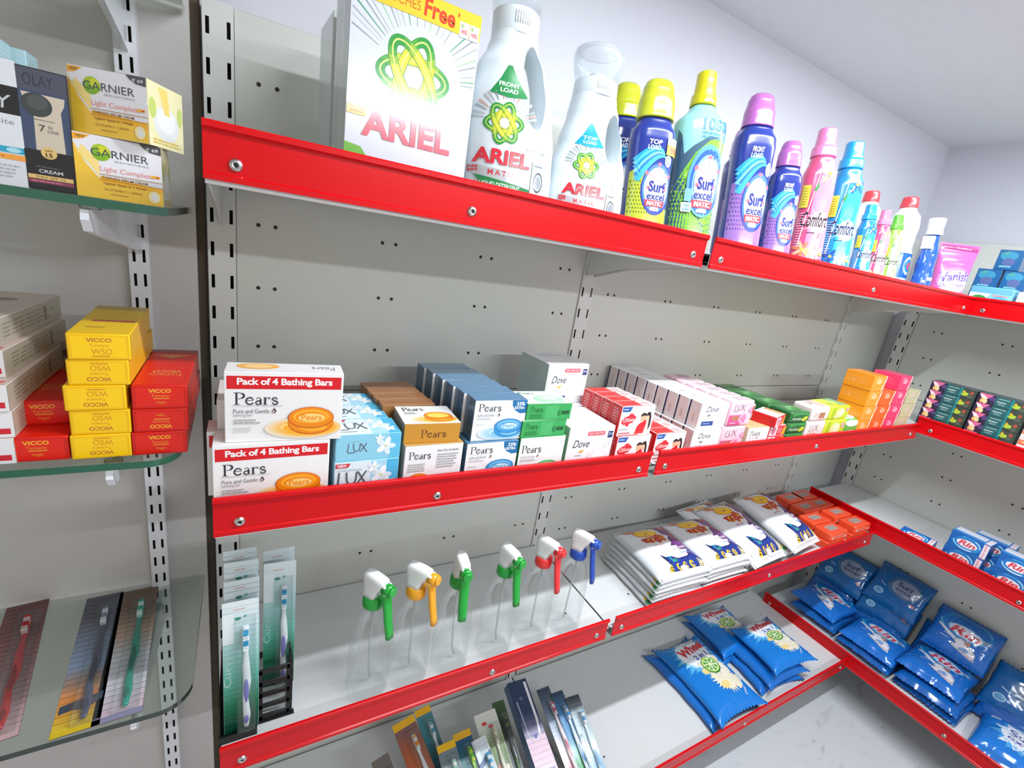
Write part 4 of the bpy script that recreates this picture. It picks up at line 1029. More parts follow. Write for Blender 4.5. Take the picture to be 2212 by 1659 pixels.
t_.rect(.22, .08, .42, .17, '#cfe6ea', .002); t_.text('TOP', .27, .125, .37, .155, '#3f8a98', bold=.03); t_.text('LOAD', .25, .09, .39, .12, '#3f8a98', bold=.03); t_.rect(.26, .18, .4, .3, '#7fb4c4', .002)
b = MB(); b.art(t_, h.front(-W_ / 2, .036), L=.006, base=.0004, step=.00003)
t2 = Art(.05, .028); t2.text('100%', .02, .42, .98, 1, '#1f6fa8', bold=.03); t2.ell(.42, .68, .1, .18, '#3f9a6a'); t2.ell(.64, .68, .1, .18, '#2f8fc0'); t2.text('100% BIODEGRADABLE', .02, .2, .98, .34, '#3a7f98', bold=.02); t2.text('100% RECYCLABLE BOTTLE', .02, .0, .98, .14, '#3a7f98', bold=.02)
b.art(t2, h.front(-.006, .152), L=.006, base=.0005); b.build('label', r)
cap_part(r, [(.202, .0195, .0195), (.206, .0195, .0195), (.217, .0185, .0185), (.218, .0160, .016), (.236, .0150, .015), (.247, .0145, .0145), (.249, .0125, .0125)], mat('#d8d018', .25, coat=.4), 2.0)
lean_put(r, .630, -.238, rz=-.45, zs=1.035)

# ---- fabric softeners
def petals(a, x, y, r, c1, c2, n=6, rot=0, mid='#f2d24a'):
    for i in range(n):
        t = math.radians(rot + 360 / n * i); a.ell(x + .6 * r * math.cos(t) / a.W, y + .6 * r * math.sin(t) / a.H, .55 * r / a.W, .22 * r / a.H, c1 if i % 2 else c2, rot=rot + 360 / n * i, n=12)
    a.ell(x, y, .2 * r / a.W, .2 * r / a.H, mid, n=8)
def soft_art(W_, H_, base, light, white, fl1, fl2, dark, word_c, low):
    a = Art(W_, H_, .22, .6)
    a.poly([(.3, .0), (.98, .0), (.98, .98), (.62, .98), (.42, .8), (.32, .6)], light)
    a.burst(.62, .36, W_ * .16, W_ * .62, 14, white, .3, sy=.75); a.ell(.62, .36, .3, .11, white)
    a.stroke([(.36, .98), (.42, .9), (.33, .7), (.2, .4), (.1, .1)], .0015, '#e8e4ee'); 
    petals(a, .68, .84, W_ * .3, fl1, fl2, 5, 20); petals(a, .55, .78, W_ * .12, '#f6f0f0', fl2, 5, 0); a.poly([(.3, .68), (.4, .75), (.42, .7), (.34, .65)], '#3f8a4a')
    a.text('Comfort', .10, .31, .90, .46, word_c, bold=.015, shear=.25); a.lines(.3, .24, .6, .265, 1, word_c, 3); a.stroke([(.66, .2), (.7, .24), (.66, .28)], .0014, dark, .0005)
    petals(a, .26, .08, W_ * .24, low[0], low[1], 7, 10); petals(a, .72, .06, W_ * .2, low[2], '#f4f0c0', 6, 40); petals(a, .5, .05, W_ * .14, '#f0e070', low[2], 5)
    a.rect(.02, .5, .2, .72, '#e9d94a'); a.lines(.04, .52, .18, .7, 7, '#b8a02a'); a.lines(.03, .1, .2, .46, 14, '#f0e6ee', 4, .2)
    return a
def softener(x, y, k, base, light, white, fl1, fl2, dark, cap_c, low, label, rz=-.66, word='#1f2f5c', ph=.232):
    r = empty('softener_bottle'); tag(r, label, 'softener bottle', 'fabric softener bottles')
    a_, b_ = .0305 * k[0], .021 * k[0]; H_ = k[1]
    h = Hull([(0, a_ * .9, b_ * .9), (.003 * H_, a_ * .97, b_ * .97), (.02 * H_, a_, b_), (.07 * H_, a_ * .95, b_), (.105 * H_, a_ * .88, b_ * .95), (.14 * H_, a_ * .95, b_), (.172 * H_, a_ * .93, b_ * .98), (.196 * H_, a_ * .7, b_ * .84), (.205 * H_, a_ * .62, b_ * .8)], 2.3)
    b = MB(); h.mesh(b, mat(base, .22, coat=.6), 40, 44); b.build('body', r)
    W_ = a_ * 1.84; b = MB(); b.art(soft_art(W_, .178 * H_, base, light, white, fl1, fl2, dark, word, low), h.front(-W_ / 2, .024 * H_), L=.005, base=.0004, step=.00003); b.build('label', r)
    c = .0215 * k[0]; m = mat(cap_c, .25, coat=.4)
    cap_part(r, [(.204 * H_, c * .98, c * .82), (.206 * H_, c, c * .85), (.221 * H_, c * .96, c * .82), (.2225 * H_, c * .80, c * .74), (.240 * H_, c * .74, c * .68), (.251 * H_, c * .72, c * .66), (.253 * H_, c * .66, c * .6)], m, 2.4)
    lean_put(r, x, y, rz=rz, zs=1.035)
    return r
PK = ('#d8527e', '#f08ab2', '#fbe9f2', '#f28a6a', '#f6b49a', '#8a2448', '#e57fb4', ('#f0825c', '#f6b48c', '#b8d060'))
BL = ('#1f86c4', '#35bfe4', '#eafafd', '#1f4f9c', '#2f6cb8', '#123a7c', '#1f9fdc', ('#1f4f9c', '#2f6cb8', '#e8dc6a'))
GR = ('#8cc84a', '#c2e48a', '#fbfdf2', '#f0f4ea', '#dbe8c4', '#3a7a2a', '#5fc23a', ('#6fb23a', '#a8d868', '#f0ee9a'))
softener(.970, -.24, (1, 1), *PK, 'tall pink softener bottle with pink cap', word='#3a1f2c')
softener(1.072, -.24, (1, 1.0), *BL, 'tall blue softener bottle with blue cap')
softener(1.174, -.245, (.63, .62), *BL, 'small blue softener bottle beside the tall blue one')
softener(1.240, -.245, (.6, .62), *PK, 'small pink softener bottle between the small blue and green ones', word='#3a1f2c')
softener(1.301, -.245, (.6, .62), *GR, 'small green softener bottle, right of the small pink one', word='#2a4a1c')

# ---- white bottles with red caps, blue bottles, pink pouch
WHITE = mat('#eef0f2', .3, coat=.3, vary=.01); REDC = mat('#e0434c', .3, coat=.3); DBL = mat('#1b57b4', .22, coat=.6)
def red_capped(x, y, k, label, lab=True):
    r = empty('cleaner_bottle'); tag(r, label, 'cleaner bottle', 'white bottles with red caps')
    a_, b_ = .035 * k, .028 * k
    h = Hull([(0, a_ * .9, b_ * .9), (.005, a_, b_), (.09, a_, b_), (.105, a_ * .86, b_ * .9), (.13, a_ * .9, b_ * .92), (.155, a_ * 1.02, b_), (.178, a_ * .95, b_ * .95), (.196, a_ * .5, b_ * .6), (.2, a_ * .48, b_ * .6)], 2.3)
    b = MB(); h.mesh(b, WHITE, 36, 44); b.build('body', r)
    if lab:
        W_ = a_ * 1.88; a = Art(W_, .085, .22, .6); a.rect(0, 0, 1, 1, '#1f5fb4'); a.ell(.55, .66, .3, .26, '#bcd8f0'); a.ell(.55, .66, .22, .18, '#2a86c8'); a.ell(.55, .66, .1, .1, '#d84a50'); a.lines(.1, .1, .9, .34, 2, '#d8e4f4', 5); a.ell(.7, .2, .08, .06, '#d84a50')
        b = MB(); b.art(a, h.front(-W_ / 2, .006), L=.006, base=.0004); b.build('label', r)
    cap_part(r, [(.199, .0185 * k, .0185 * k), (.203, .0185 * k, .0185 * k), (.222, .0165 * k, .0165 * k), (.224, .015 * k, .015 * k)], REDC, 2.0)
    lean_put(r, x, y, lean=LEAN * .8)
red_capped(1.352, -.15, .95, 'white bottle with red cap showing only its top behind the small softeners', False)
red_capped(1.432, -.2, 1, 'white bottle with red cap and blue label, right of the green softener')
def blue_bottle(x, y, k, hk, label):
    r = empty('blue_bottle'); tag(r, label, 'bottle', 'blue bottles with white caps')
    a_ = .0185 * k
    h = Hull([(0, a_ * .92, a_ * .92), (.004, a_, a_), (.05 * hk, a_, a_), (.075 * hk, a_ * .9, a_ * .9), (.1 * hk, a_ * .97, a_ * .97), (.13 * hk, a_ * .72, a_ * .72), (.148 * hk, a_ * .66, a_ * .66)], 2.0)
    b = MB(); h.mesh(b, DBL, 32, 40); b.build('body', r)
    W_ = a_ * 1.7; a = Art(W_, .06 * hk, .22, .6); a.lines(.1, .4, .9, .7, 1, '#dfe8f6', 2); a.ell(.35, .16, .14, .1, '#d84a50'); a.lines(.5, .05, .95, .3, 2, '#b8cdec', 6); a.stroke([(.3, .9), (.5, .95), (.8, .9)], .0012, '#9cc4ee')
    b = MB(); b.art(a, h.front(-W_ / 2, .008), L=.005, base=.0004); b.build('label', r)
    cap_part(r, [(.147 * hk, .0165 * k, .0165 * k), (.150 * hk, .0172 * k, .0172 * k), (.160 * hk, .0158 * k, .0158 * k), (.176 * hk, .0165 * k, .0165 * k), (.185 * hk, .0172 * k, .0172 * k), (.187 * hk, .016 * k, .016 * k)], WHITE, 2.0)
    lean_put(r, x, y, lean=LEAN * .8)
blue_bottle(1.452, -.25, .72, .74, 'small blue bottle with white cap in front of the red capped one')
blue_bottle(1.498, -.24, 1, 1, 'blue bottle with flared white cap left of the pink pouch')
blue_bottle(1.49, -.175, 1, .99, 'blue bottle with white cap hidden behind the other blue bottles')
r = empty('stain_remover_tub'); tag(r, 'pink stain remover pouch with flared top standing in the corner', 'pouch')
h = Hull([(0, .036, .024), (.004, .038, .026), (.05, .0385, .024), (.10, .0415, .016), (.13, .0445, .006), (.142, .046, .0012), (.150, .0465, .0008)], 2.2)
b = MB(); h.mesh(b, mat('#d765b4', .25, coat=.5, bump=.08, bscale=60), 40, 40)
W_ = .076; a = Art(W_, .145, .25, .5)
a.rect(-.05, .9, 1.05, .99, '#a83a80'); a.lines(.4, .92, .95, .97, 1, '#e6a6d0', 3)
a.ell(.55, .36, .5, .24, '#e58cc8'); a.ell(.56, .34, .46, .2, '#f6f0f6', rot=18); a.ell(.56, .34, .43, .17, '#e9c9e4', rot=18)
a.text('Vanish', .1, .34, .95, .52, '#6a5aa8', bold=.03, shear=.15, rot=10); a.text('Oxi Action', .14, .24, .86, .31, '#7f78c0', bold=.02, shear=.15, rot=8); a.lines(.3, .08, .9, .18, 2, '#eaa8d6', 4)
b.art(a, h.front(-W_ / 2, .003), L=.006, base=.0004); b.build('pouch_body', r)
r.location = (1.655, -.235, S1 + .001); r.rotation_euler = (math.radians(-3), 0, math.radians(-42))

# ---- blue packs and wipes on the right wall's top shelf
ST = .2335 - .026
def blue_pack():
    w, d, h = .05, .05, .052
    f = Art(w, h, .25, .5); f.rect(.02, .02, .98, .98, '#1f6298'); f.ell(.45, .7, .35, .22, '#3a94b4'); f.ell(.5, .4, .25, .2, '#5a6a9c'); f.lines(.2, .1, .8, .25, 1, '#8fd0e0'); f.poly([(.05, .8), (.4, .95), (.4, .75)], '#4fa098')
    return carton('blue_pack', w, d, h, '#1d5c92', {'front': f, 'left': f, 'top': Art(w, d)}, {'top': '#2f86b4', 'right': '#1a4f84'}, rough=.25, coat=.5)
me = blue_pack(); g = 'blue packs stacked in the corner'
for (y, z, x, lab) in ((-.262, 0, 1.775, 'lower left'), (-.315, 0, 1.78, 'lower right'), (-.262, 1, 1.776, 'middle left'), (-.316, 1, 1.779, 'middle right')):
    put('blue_pack', me, (x, y - .01, ST + .0525 * z), RZ + .03 * z, 'blue pack stacked in the far corner, %s one' % lab, 'pack', g)
put('blue_pack', me, (1.777, -.30, ST + .105), RZ, 'blue pack on top of the stack in the far corner', 'pack', g)
a = Art(.088, .034, .25, .4); a.rect(.02, .04, .98, .96, '#8fd2e2'); a.poly([(.02, .04), (.3, .04), (.5, .96), (.02, .96)], '#e8f2ee'); a.ell(.26, .42, .2, .38, '#2f9a4a'); a.text('Dettol', .1, .28, .42, .56, '#f2faf2', bold=.03); a.ell(.72, .5, .2, .3, '#5fb8d8'); a.lines(.55, .75, .95, .95, 1, '#e87a8a', 2); a.stroke([(.5, .2), (.7, .6), (.9, .3)], .002, '#e6f6fa')
put('wipes_pack', carton('wipes_pack', .088, .03, .05, '#6ab6d4', {'front': (lambda q: q)(Art(.088, .05)) if False else a}, bev=.003), (1.731, -.306, ST + .006), RZ, 'light blue wipes pack with green oval mark standing at the red front', 'wipes pack')
m_ = carton('soap_carton', .09, .05, .052, '#e6ebe6', {'front': (lambda q: (q.lines(.1, .3, .9, .6, 2, '#b6d0b4'), q)[-1])(Art(.09, .052))})
put('soap_carton', m_, (1.732, -.402, ST), RZ, 'white carton at the right edge of the top shelf', 'carton')
# ================================================================== POUCHES
def lerp_hex(a, b, t):
    A = [int(a[i:i + 2], 16) for i in (1, 3, 5)]; B = [int(b[i:i + 2], 16) for i in (1, 3, 5)]
    return '#%02x%02x%02x' % tuple(int(x + (y - x) * t) for x, y in zip(A, B))
def pouch(name, W_, L_, H, base, art, seed=0, zig=.003, crimp=.05, nx=30, ny=40, rough=.22, corner=.0, full=.6, side=None, under=.3, wr=.1, us=1, ush=0):
    """a filled film bag lying down: two skins meeting in flat crimped, toothed ends"""
    rg = random.Random(seed); off = Vector((rg.random() * 9, rg.random() * 9, rg.random() * 9))
    def f(u, v):
        e = max(0., 1 - abs(u) ** 3.2) ** .55; q = max(0., 1 - (abs(v) / (1 - crimp)) ** 4) ** full if abs(v) < 1 - crimp else 0
        return e * q
    def top(u, v):
        g = f(u, v); n = noise.noise(Vector((u * 1.6, v * 2, 0)) + off) * .5 + noise.noise(Vector((u * 5, v * 7, 3)) + off) * .22
        ends = max(0, abs(v) - .55) / .45
        fold = math.sin(u * 13 + 3 * noise.noise(Vector((u * 2, v, 7)) + off)) * ends * wr * .5
        return H * under + H * (1 - under) * g * (1 + .22 * n) + H * fold * (.35 + .65 * g) * (1 - abs(u) ** 6) * .6
    def bot(u, v):
        return H * under - H * under * f(u, v) ** .8 + (H * .5 * wr * math.sin(u * 13 + off.x) * max(0, abs(v) - .55) / .45 * (1 - abs(u) ** 6) if abs(v) > .55 else 0) * .5
    def xy(u, v):
        x = u * W_ / 2 * (1 - .03 * (1 - abs(v)) * 1.0 + corner * abs(v) ** 4)
        x += .0022 * noise.noise(Vector((v * 3, u * 2, 5)) + off) * abs(u)
        y = v * L_ / 2 - (.016 if corner else .002) * math.copysign(1, v) * (1 - abs(u) ** 3) * abs(v) ** 6
        return x, y
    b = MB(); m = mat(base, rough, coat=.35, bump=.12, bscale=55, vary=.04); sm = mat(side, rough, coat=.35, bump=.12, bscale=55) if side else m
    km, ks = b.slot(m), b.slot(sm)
    U = [-1 + 2 * i / nx for i in range(nx + 1)]; V = [-1 + 2 * j / ny for j in range(ny + 1)]
    def zz(i, j):
        return (zig * (1 if i % 2 else -.2) * (1 if j == ny else -1)) if j in (0, ny) else 0
    T, B = {}, {}
    for i, u in enumerate(U):
        for j, v in enumerate(V):
            x, y = xy(u, v); y += zz(i, j)
            T[i, j] = b.bm.verts.new((x, y, top(u, v)))
            B[i, j] = T[i, j] if i in (0, nx) else b.bm.verts.new((x, y, min(bot(u, v), top(u, v) - .0003)))
    for i in range(nx):
        for j in range(ny):
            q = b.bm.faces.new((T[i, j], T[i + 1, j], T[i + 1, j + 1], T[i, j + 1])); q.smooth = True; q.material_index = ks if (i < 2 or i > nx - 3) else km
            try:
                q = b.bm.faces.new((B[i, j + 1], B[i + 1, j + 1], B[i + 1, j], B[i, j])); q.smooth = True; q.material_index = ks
            except ValueError: pass
    for j in (0, ny):
        for i in range(nx):
            vs_ = [T[i, j], T[i + 1, j], B[i + 1, j], B[i, j]]; vs_ = list(dict.fromkeys(vs_))
            if len(vs_) > 2:
                try: q = b.bm.faces.new(vs_); q.material_index = ks
                except ValueError: pass
    if art:
        def fn(x, y, d):
            u = max(-.97, min(.97, (x / art.W * 2 - 1) * us + ush)); v = max(-.995, min(.995, y / art.H * 2 - 1)); X, Y = xy(u, v)
            # follow the quads of the skin
            fi, fj = (u + 1) / 2 * nx, (v + 1) / 2 * ny; i, j = min(nx - 1, int(fi)), min(ny - 1, int(fj)); a, c = fi - i, fj - j
            z = (T[i, j].co.z * (1 - a) + T[i + 1, j].co.z * a) * (1 - c) + (T[i, j + 1].co.z * (1 - a) + T[i + 1, j + 1].co.z * a) * c
            return (X, Y, z + d * 1.3 + .0004)
        b.art(art, fn, L=.008, base=.0002, step=.000025)
    bmesh.ops.recalc_face_normals(b.bm, faces=[q for q in b.bm.faces if all(len(e.link_faces) > 1 for e in q.edges)])
    return b.mesh(name)
def lay(name, me, loc, rz=0, tilt=0, roll=0, label=None, cat='pouch', group=None, sy=1):
    o = link(name, me); o.location = loc; o.scale = (1, sy, 1); o.rotation_euler = (tilt, roll, rz); return tag(o, label, cat, group)

# ---- white detergent pouches with yellow clock and red script
def clock_art(W_, L_, big):
    a = Art(W_, L_, .25, .4)
    a.poly([(.68, .95), (.99, .94), (.99, .16), (.86, .18), (.80, .30), (.88, .36), (.72, .40), (.80, .48), (.66, .48), (.76, .55), (.76, .62), (.84, .68), (.74, .74), (.74, .82)], '#7a3c88')
    a.poly([(.70, .95), (.99, .94), (.99, .55), (.88, .58), (.84, .68), (.90, .78), (.78, .84)], '#a8345c'); a.poly([(.9, .40), (.99, .5), (.99, .16), (.88, .18), (.86, .3)], '#5d4a9c')
    a.ell(.78, .93, .1, .04, '#e0a82c'); a.ell(.86, .90, .07, .04, '#d46a3a'); a.ell(.70, .945, .07, .028, '#5a9a3a'); a.ell(.8, .9, .04, .025, '#3f7a3a')
    a.ell(.24, .9, .1, .038, '#d8622e', rot=-8); a.ell(.24, .902, .08, .028, '#f09a5c', rot=-8); a.ell(.24, .9, .045, .012, '#b8402a', rot=-8)
    a.ell(.46, .80, .215, .09, '#d8791c', rot=-6); a.ell(.46, .802, .20, .082, '#fac80c', rot=-6); a.stroke([(.40, .79), (.46, .775), (.51, .80)], .0018, '#8a5a14'); a.stroke([(.46, .775), (.48, .825)], .0016, '#8a5a14'); a.stroke([(.33, .85), (.38, .82)], .0012, '#b8841a')
    for dx, dy, c, bo in ((.006, -.004, '#f2b81c', .07), (0, 0, '#c81e24', .035)):
        a.text('घड़ी', .27 + dx, .565 + dy, .73 + dx, .735 + dy, c, bold=bo)
    a.text('डिटर्जेंट', .36, .52, .6, .545, '#c0607a', bold=.01)
    a.text('Ghari', .66, .40, .93, .46, '#efe2f0', bold=.02, rot=8); a.lines(.72, .35, .92, .385, 1, '#efe2f0'); a.lines(.7, .31, .95, .335, 1, '#7fb0e8')
    a.poly([(.3, .36), (.38, .28), (.46, .3), (.55, .24), (.74, .25), (.86, .3), (.93, .22), (.9, .07), (.3, .07), (.24, .1), (.34, .18)], '#22398c'); a.poly([(.3, .36), (.36, .3), (.46, .3), (.42, .24)], '#2fa3c8'); a.poly([(.4, .26), (.52, .24), (.5, .2), (.42, .2)], '#48b0a8')
    a.poly([(.24, .1), (.34, .18), (.31, .07), (.25, .07)], '#f0c02a')
    for x in (.45, .58, .71): a.ell(x, .12, .045, .055, '#f0c02a', rot=-25); a.ell(x + .015, .12, .03, .045, '#22398c', rot=-25)
    a.poly([(.82, .07), (.88, .2), (.93, .15), (.92, .07)], '#e8d9a8'); a.ell(.52, .09, .06, .04, '#f4f4f2')
    # crimped ends
    a.rect(.03, .955, .97, .995, '#dcdde0'); a.rect(.03, .005, .97, .05, '#e4e5e8')
    return a
S3 = Z3 - .026
CW, CL = .164, .172
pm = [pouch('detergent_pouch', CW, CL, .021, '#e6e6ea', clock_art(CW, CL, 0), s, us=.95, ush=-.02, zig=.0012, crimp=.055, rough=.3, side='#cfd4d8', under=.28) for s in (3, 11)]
# plainer skins for those whose face is covered
pmf = []
for s in (5, 8):
    a = Art(CW, CL, .25, .4); a.rect(.03, .005, .97, .05, '#e4e5e8'); a.poly([(.25, .06), (.92, .06), (.9, .16), (.3, .18)], '#22398c'); a.ell(.5, .1, .05, .05, '#f0c02a'); a.ell(.05, .06, .03, .05, '#3f8a4a'); a.ell(.12, .07, .04, .03, '#3f8a4a'); a.ell(.05, .12, .02, .02, '#d8b22a')
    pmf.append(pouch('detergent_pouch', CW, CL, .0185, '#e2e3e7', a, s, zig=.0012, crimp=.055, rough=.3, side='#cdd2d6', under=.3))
g = 'white detergent pouches'
def pstack(n, x, y, dz, rz, tilt, tops, nm, z0=S3 + .0005, drift=(.0, .0), top_me=None, below=None):
    for k in range(n):
        last = k == n - 1; me = (top_me or pm[0]) if last else (below or pmf)[k % 2]
        j = (k * 37 % 11 - 5) / 5
        lay('detergent_pouch', me, (x + drift[0] * k + .003 * j * (not last), y + drift[1] * k + .002 * j * (not last), z0 + dz * k), rz + .02 * j * (not last), tilt * k / max(1, n - 1), 0,
            'white detergent pouch, %s of the %s stack' % ('topmost' if last else 'bottom' if k == 0 else ordn(k) + ' from the bottom', nm), 'pouch', g)
pstack(6, .846, -.1865, .0122, -.03, .02, None, 'leftmost, tidy', drift=(.0025, -.0005), top_me=pm[0])
pstack(5, 1.020, -.180, .0125, -.02, .03, None, 'second', drift=(.0015, 0), top_me=pm[1])
GW, GL = .160, .206
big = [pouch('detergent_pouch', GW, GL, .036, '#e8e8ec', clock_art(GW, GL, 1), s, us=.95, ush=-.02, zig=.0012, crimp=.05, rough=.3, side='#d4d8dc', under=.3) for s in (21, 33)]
pstack(4, 1.168, -.172, .0125, .07, .22, None, 'third, sloping', drift=(.004, .0005), top_me=big[0])
pstack(4, 1.335, -.166, .0150, .10, .25, None, 'rightmost, sloping', drift=(.006, 0), top_me=big[1])
lay('detergent_pouch', pm[1], (1.145, -.128, S3 + .040), .12, .20, 0, 'white detergent pouch pushed back under the third top pouch, its seal sticking out', 'pouch', g)

# ---- orange red wrapped bars
def bar_art(W_, L_):
    a = Art(W_, L_, .25, .4); a.rect(.22, .3, .74, .72, '#c98a80'); a.rect(.24, .34, .72, .68, '#b3a29c'); a.lines(.27, .38, .69, .64, 3, '#8a7470', 3, .5); return a
def orange_bar():
    w, d, h = .092, .05, .0255
    f = Art(w, h); f.lines(.1, .2, .9, .8, 2, '#f7a68c', 4, .5); f.ell(.1, .5, .05, .2, '#f7c0b0'); f.ell(.9, .4, .05, .2, '#f7c0b0')
    return wrapped('wrapped_bar', w, d, h, '#f4512c', {'top': bar_art(w, d), 'front': f}, .005, rough=.2)
me = orange_bar(); g = 'orange red wrapped bars'
for c, x in ((0, 1.545), (1, 1.6475)):
    for k in range(4):
        for lv in range(2):
            put('wrapped_bar', me, (x + .004 * ((k + lv) % 2) + (-.012 * (3 - k) if c == 0 else 0) + .030 * (k > 1) * (c == 0), -.272 + .0535 * k, S3 + .0257 * lv), .03 * ((k * 2 + lv) % 3 - 1), 'orange red wrapped bar, %s layer, %s from the red front in the %s column' % (('lower', 'upper')[lv], ordn(k), ('left', 'right')[c]), 'wrapped bar', g)

# ---- blue lemon detergent bags on the bottom shelf
S4 = Z4 - .026
def lemon_art(W_, L_):
    a = Art(W_, L_, .22, .4)
    for k, (r0, r1, n, c) in enumerate(((.062, .108, 26, '#2f8fd4'), (.056, .094, 24, '#5db4e6'), (.050, .078, 22, '#a6d6f0'), (.043, .064, 18, '#dcecf6'))): a.burst(.56, .72, r0, r1, n, c, .45)
    a.ell(.57, .74, .31, .18, '#eff2f8')
    a.ell(.62, .95, .22, .05, '#e9d9b4', rot=-10); a.ell(.5, .93, .1, .03, '#f3e8cc'); a.ell(.72, .96, .1, .035, '#e2c98c')
    rg = random.Random(4); a.n += 1; a.hold = True
    for k in range(26):
        t = rg.random(); x = .50 + .40 * t + .05 * rg.random(); y = .50 - .26 * math.sin(t * 2.2) + .08 * rg.random()
        a.ell(x, y, .09, .035, ('#efe4c8', '#f5eddb', '#e9dcba')[k % 3], rot=rg.random() * 180, n=10)
    a.hold = False
    a.burst(.68, .36, .03, .05, 26, '#efe6cc', .3); a.burst(.80, .47, .022, .036, 22, '#f4ecd8', .3)
    a.ell(.6, .30, .09, .04, '#f2d68a', rot=10); a.ell(.48, .50, .07, .04, '#f2d68a'); a.ell(.86, .6, .06, .05, '#f0e2bc')
    for t in range(10):
        q = 2 * math.pi * t / 10; a.stroke([(.66 + .1 * math.cos(q), .535 + .07 * math.sin(q)), (.66 + .2 * math.cos(q), .535 + .13 * math.sin(q))], .004, '#3aa8dc', .0008)
    a.ell(.66, .54, .165, .105, '#2f7f30'); a.ell(.66, .545, .15, .095, '#b8d84a'); a.ell(.66, .545, .135, .084, '#e6efc8'); a.n += 1; a.hold = True
    for t in range(8):
        q = math.radians(45 * t + 10); a.poly([(.66 + .02 * math.cos(q), .545 + .013 * math.sin(q)), (.66 + .125 * math.cos(q - .26), .545 + .078 * math.sin(q - .26)), (.66 + .125 * math.cos(q + .26), .545 + .078 * math.sin(q + .26))], '#4f9f2c')
    a.hold = False
    a.text('Active', .50, .87, .72, .895, '#6a9ac8', rot=10, bold=.01); a.text('Wheel', .30, .735, .90, .855, '#d42436', bold=.04, shear=.1, rot=10); a.text('2 in 1', .50, .65, .80, .71, '#2a4fae', bold=.02, rot=8)
    a.text('Clean & Fresh', .70, .24, 1.1, .265, '#dfeaf8', bold=.02, rot=62)
    return a
LW, LL = .180, .256
lm = [pouch('detergent_bag', LW, LL, .032, '#127ad2', lemon_art(LW, LL), s, us=1.0, ush=-.13, zig=.004, crimp=.05, corner=.09, rough=.18, under=.3, wr=.16) for s in (2, 14, 26)]
lmf = pouch('detergent_bag', LW, LL, .026, '#1a6fc6', None, 9, zig=.004, crimp=.05, corner=.09, rough=.18, under=.3, wr=.18)
g = 'blue lemon detergent bags'
for me, x, y, z, rz, tl, lab in ((lmf, 1.150, -.212, 0, .02, 0, 'blue detergent bag lying under the front left lemon bag'), (lm[0], 1.168, -.224, .019, -.01, .0, 'blue detergent bag with green lemon slice, top of the front left pair'),
                                 (lmf, 1.378, -.125, 0, -.05, 0, 'blue detergent bag underneath the rear lemon bag'), (lm[1], 1.375, -.122, .0185, -.08, 0, 'blue detergent bag with green lemon slice, at the rear between the two front stacks'),
                                 (lmf, 1.395, -.240, .0, -.08, 0, 'blue detergent bag, lowest visible one of the right lemon stack'), (lmf, 1.412, -.243, .020, -.02, 0, 'blue detergent bag, second from the top of the right lemon stack'),
                                 (lm[2], 1.440, -.238, .052, -.07, 0, 'blue detergent bag with green lemon slice, top of the right stack')):
    lay('detergent_bag', me, (x, y, S4 + .0006 + z), rz, tl, 0, lab, 'detergent bag', g, 1 if x < 1.3 else .70)

# ---- shiny blue bags on the right wall's bottom shelf
SRB = -.905 - .026
def oval_art(W_, L_, up=True):
    a = Art(W_, L_, .18, .4)
    for k, (x, y, r, c) in enumerate(((.5, .72, .42, '#1f86cc'), (.52, .7, .36, '#1668bc'))): a.ell(x, y, r, r * .62, c)
    a.ring(.5, .72, .42, .25, .004, ['#48b4e4', '#1f7cc8', '#3aa0dc', '#1a6cbe', '#5cc4ec', '#2f8fd4'], n=36, a0=20, a1=260)
    a.ell(.53, .625, .30, .13, '#8cc4ea', rot=-4); a.ell(.53, .625, .27, .11, '#e4ecf8', rot=-4)
    rin_word(a, .28, .54, .78, .71, '#d8283c'); a.poly([(.78, .68), (.94, .70), (.86, .66), (.95, .65), (.8, .63)], '#dfeaf8')
    a.stroke([(.10, .58), (.27, .49), (.44, .41)], .006, '#dfe3ee', .011); a.stroke([(.24, .44), (.4, .42)], .003, '#cfdaf0', .001); a.stroke([(.2, .36), (.36, .37)], .003, '#cfdaf0', .001)
    a.poly([(.4, .42), (.5, .48), (.6, .47), (.63, .4), (.72, .38), (.8, .3), (.82, .16), (.74, .16), (.6, .2), (.46, .24), (.36, .3), (.46, .33)], '#e6e7ef'); a.ell(.62, .44, .055, .045, '#b88a7c'); a.ell(.61, .27, .08, .05, '#7fa4dc', rot=20); a.poly([(.48, .24), (.62, .2), (.76, .17), (.8, .2), (.66, .24)], '#d8c3c8')
    a.n += 1; a.hold = True; rg = random.Random(8)
    for k in range(22): a.ell(.1 + .8 * rg.random(), .12 + .75 * rg.random(), .006, .005, '#8cc6ee', n=6)
    a.hold = False
    return a
def splat_art(W_, L_):
    a = Art(W_, L_, .2, .4); a.burst(.56, .55, W_ * .3, W_ * .5, 14, '#4fa4e4', .3); a.burst(.56, .55, W_ * .26, W_ * .42, 12, '#dfe8f6', .3); a.ell(.56, .55, .3, .2, '#eef2fa')
    a.text('Surf', .36, .54, .74, .68, '#2b3f98', bold=.03); a.text('excel', .36, .42, .76, .52, '#2b3f98', bold=.02); a.rect(.1, .78, .22, .86, '#dfe8f4'); return a
def badge_art(W_, L_):
    a = Art(W_, L_, .2, .4); a.ell(.6, .6, .3, .26, '#3f6a94'); a.ell(.62, .6, .25, .2, '#8f9ab0'); a.text('Surf', .46, .6, .74, .72, '#3a4568', bold=.03); a.text('excel', .46, .5, .78, .58, '#3a4568', bold=.02)
    a.ell(.24, .28, .09, .08, '#a9cfe6'); a.ell(.24, .28, .07, .06, '#5f9fcc'); a.stroke([(.18, .5), (.3, .46)], .0024, '#d6ecf6'); a.ell(.85, .34, .05, .04, '#b06a7c'); return a
BW, BLn = .158, .176
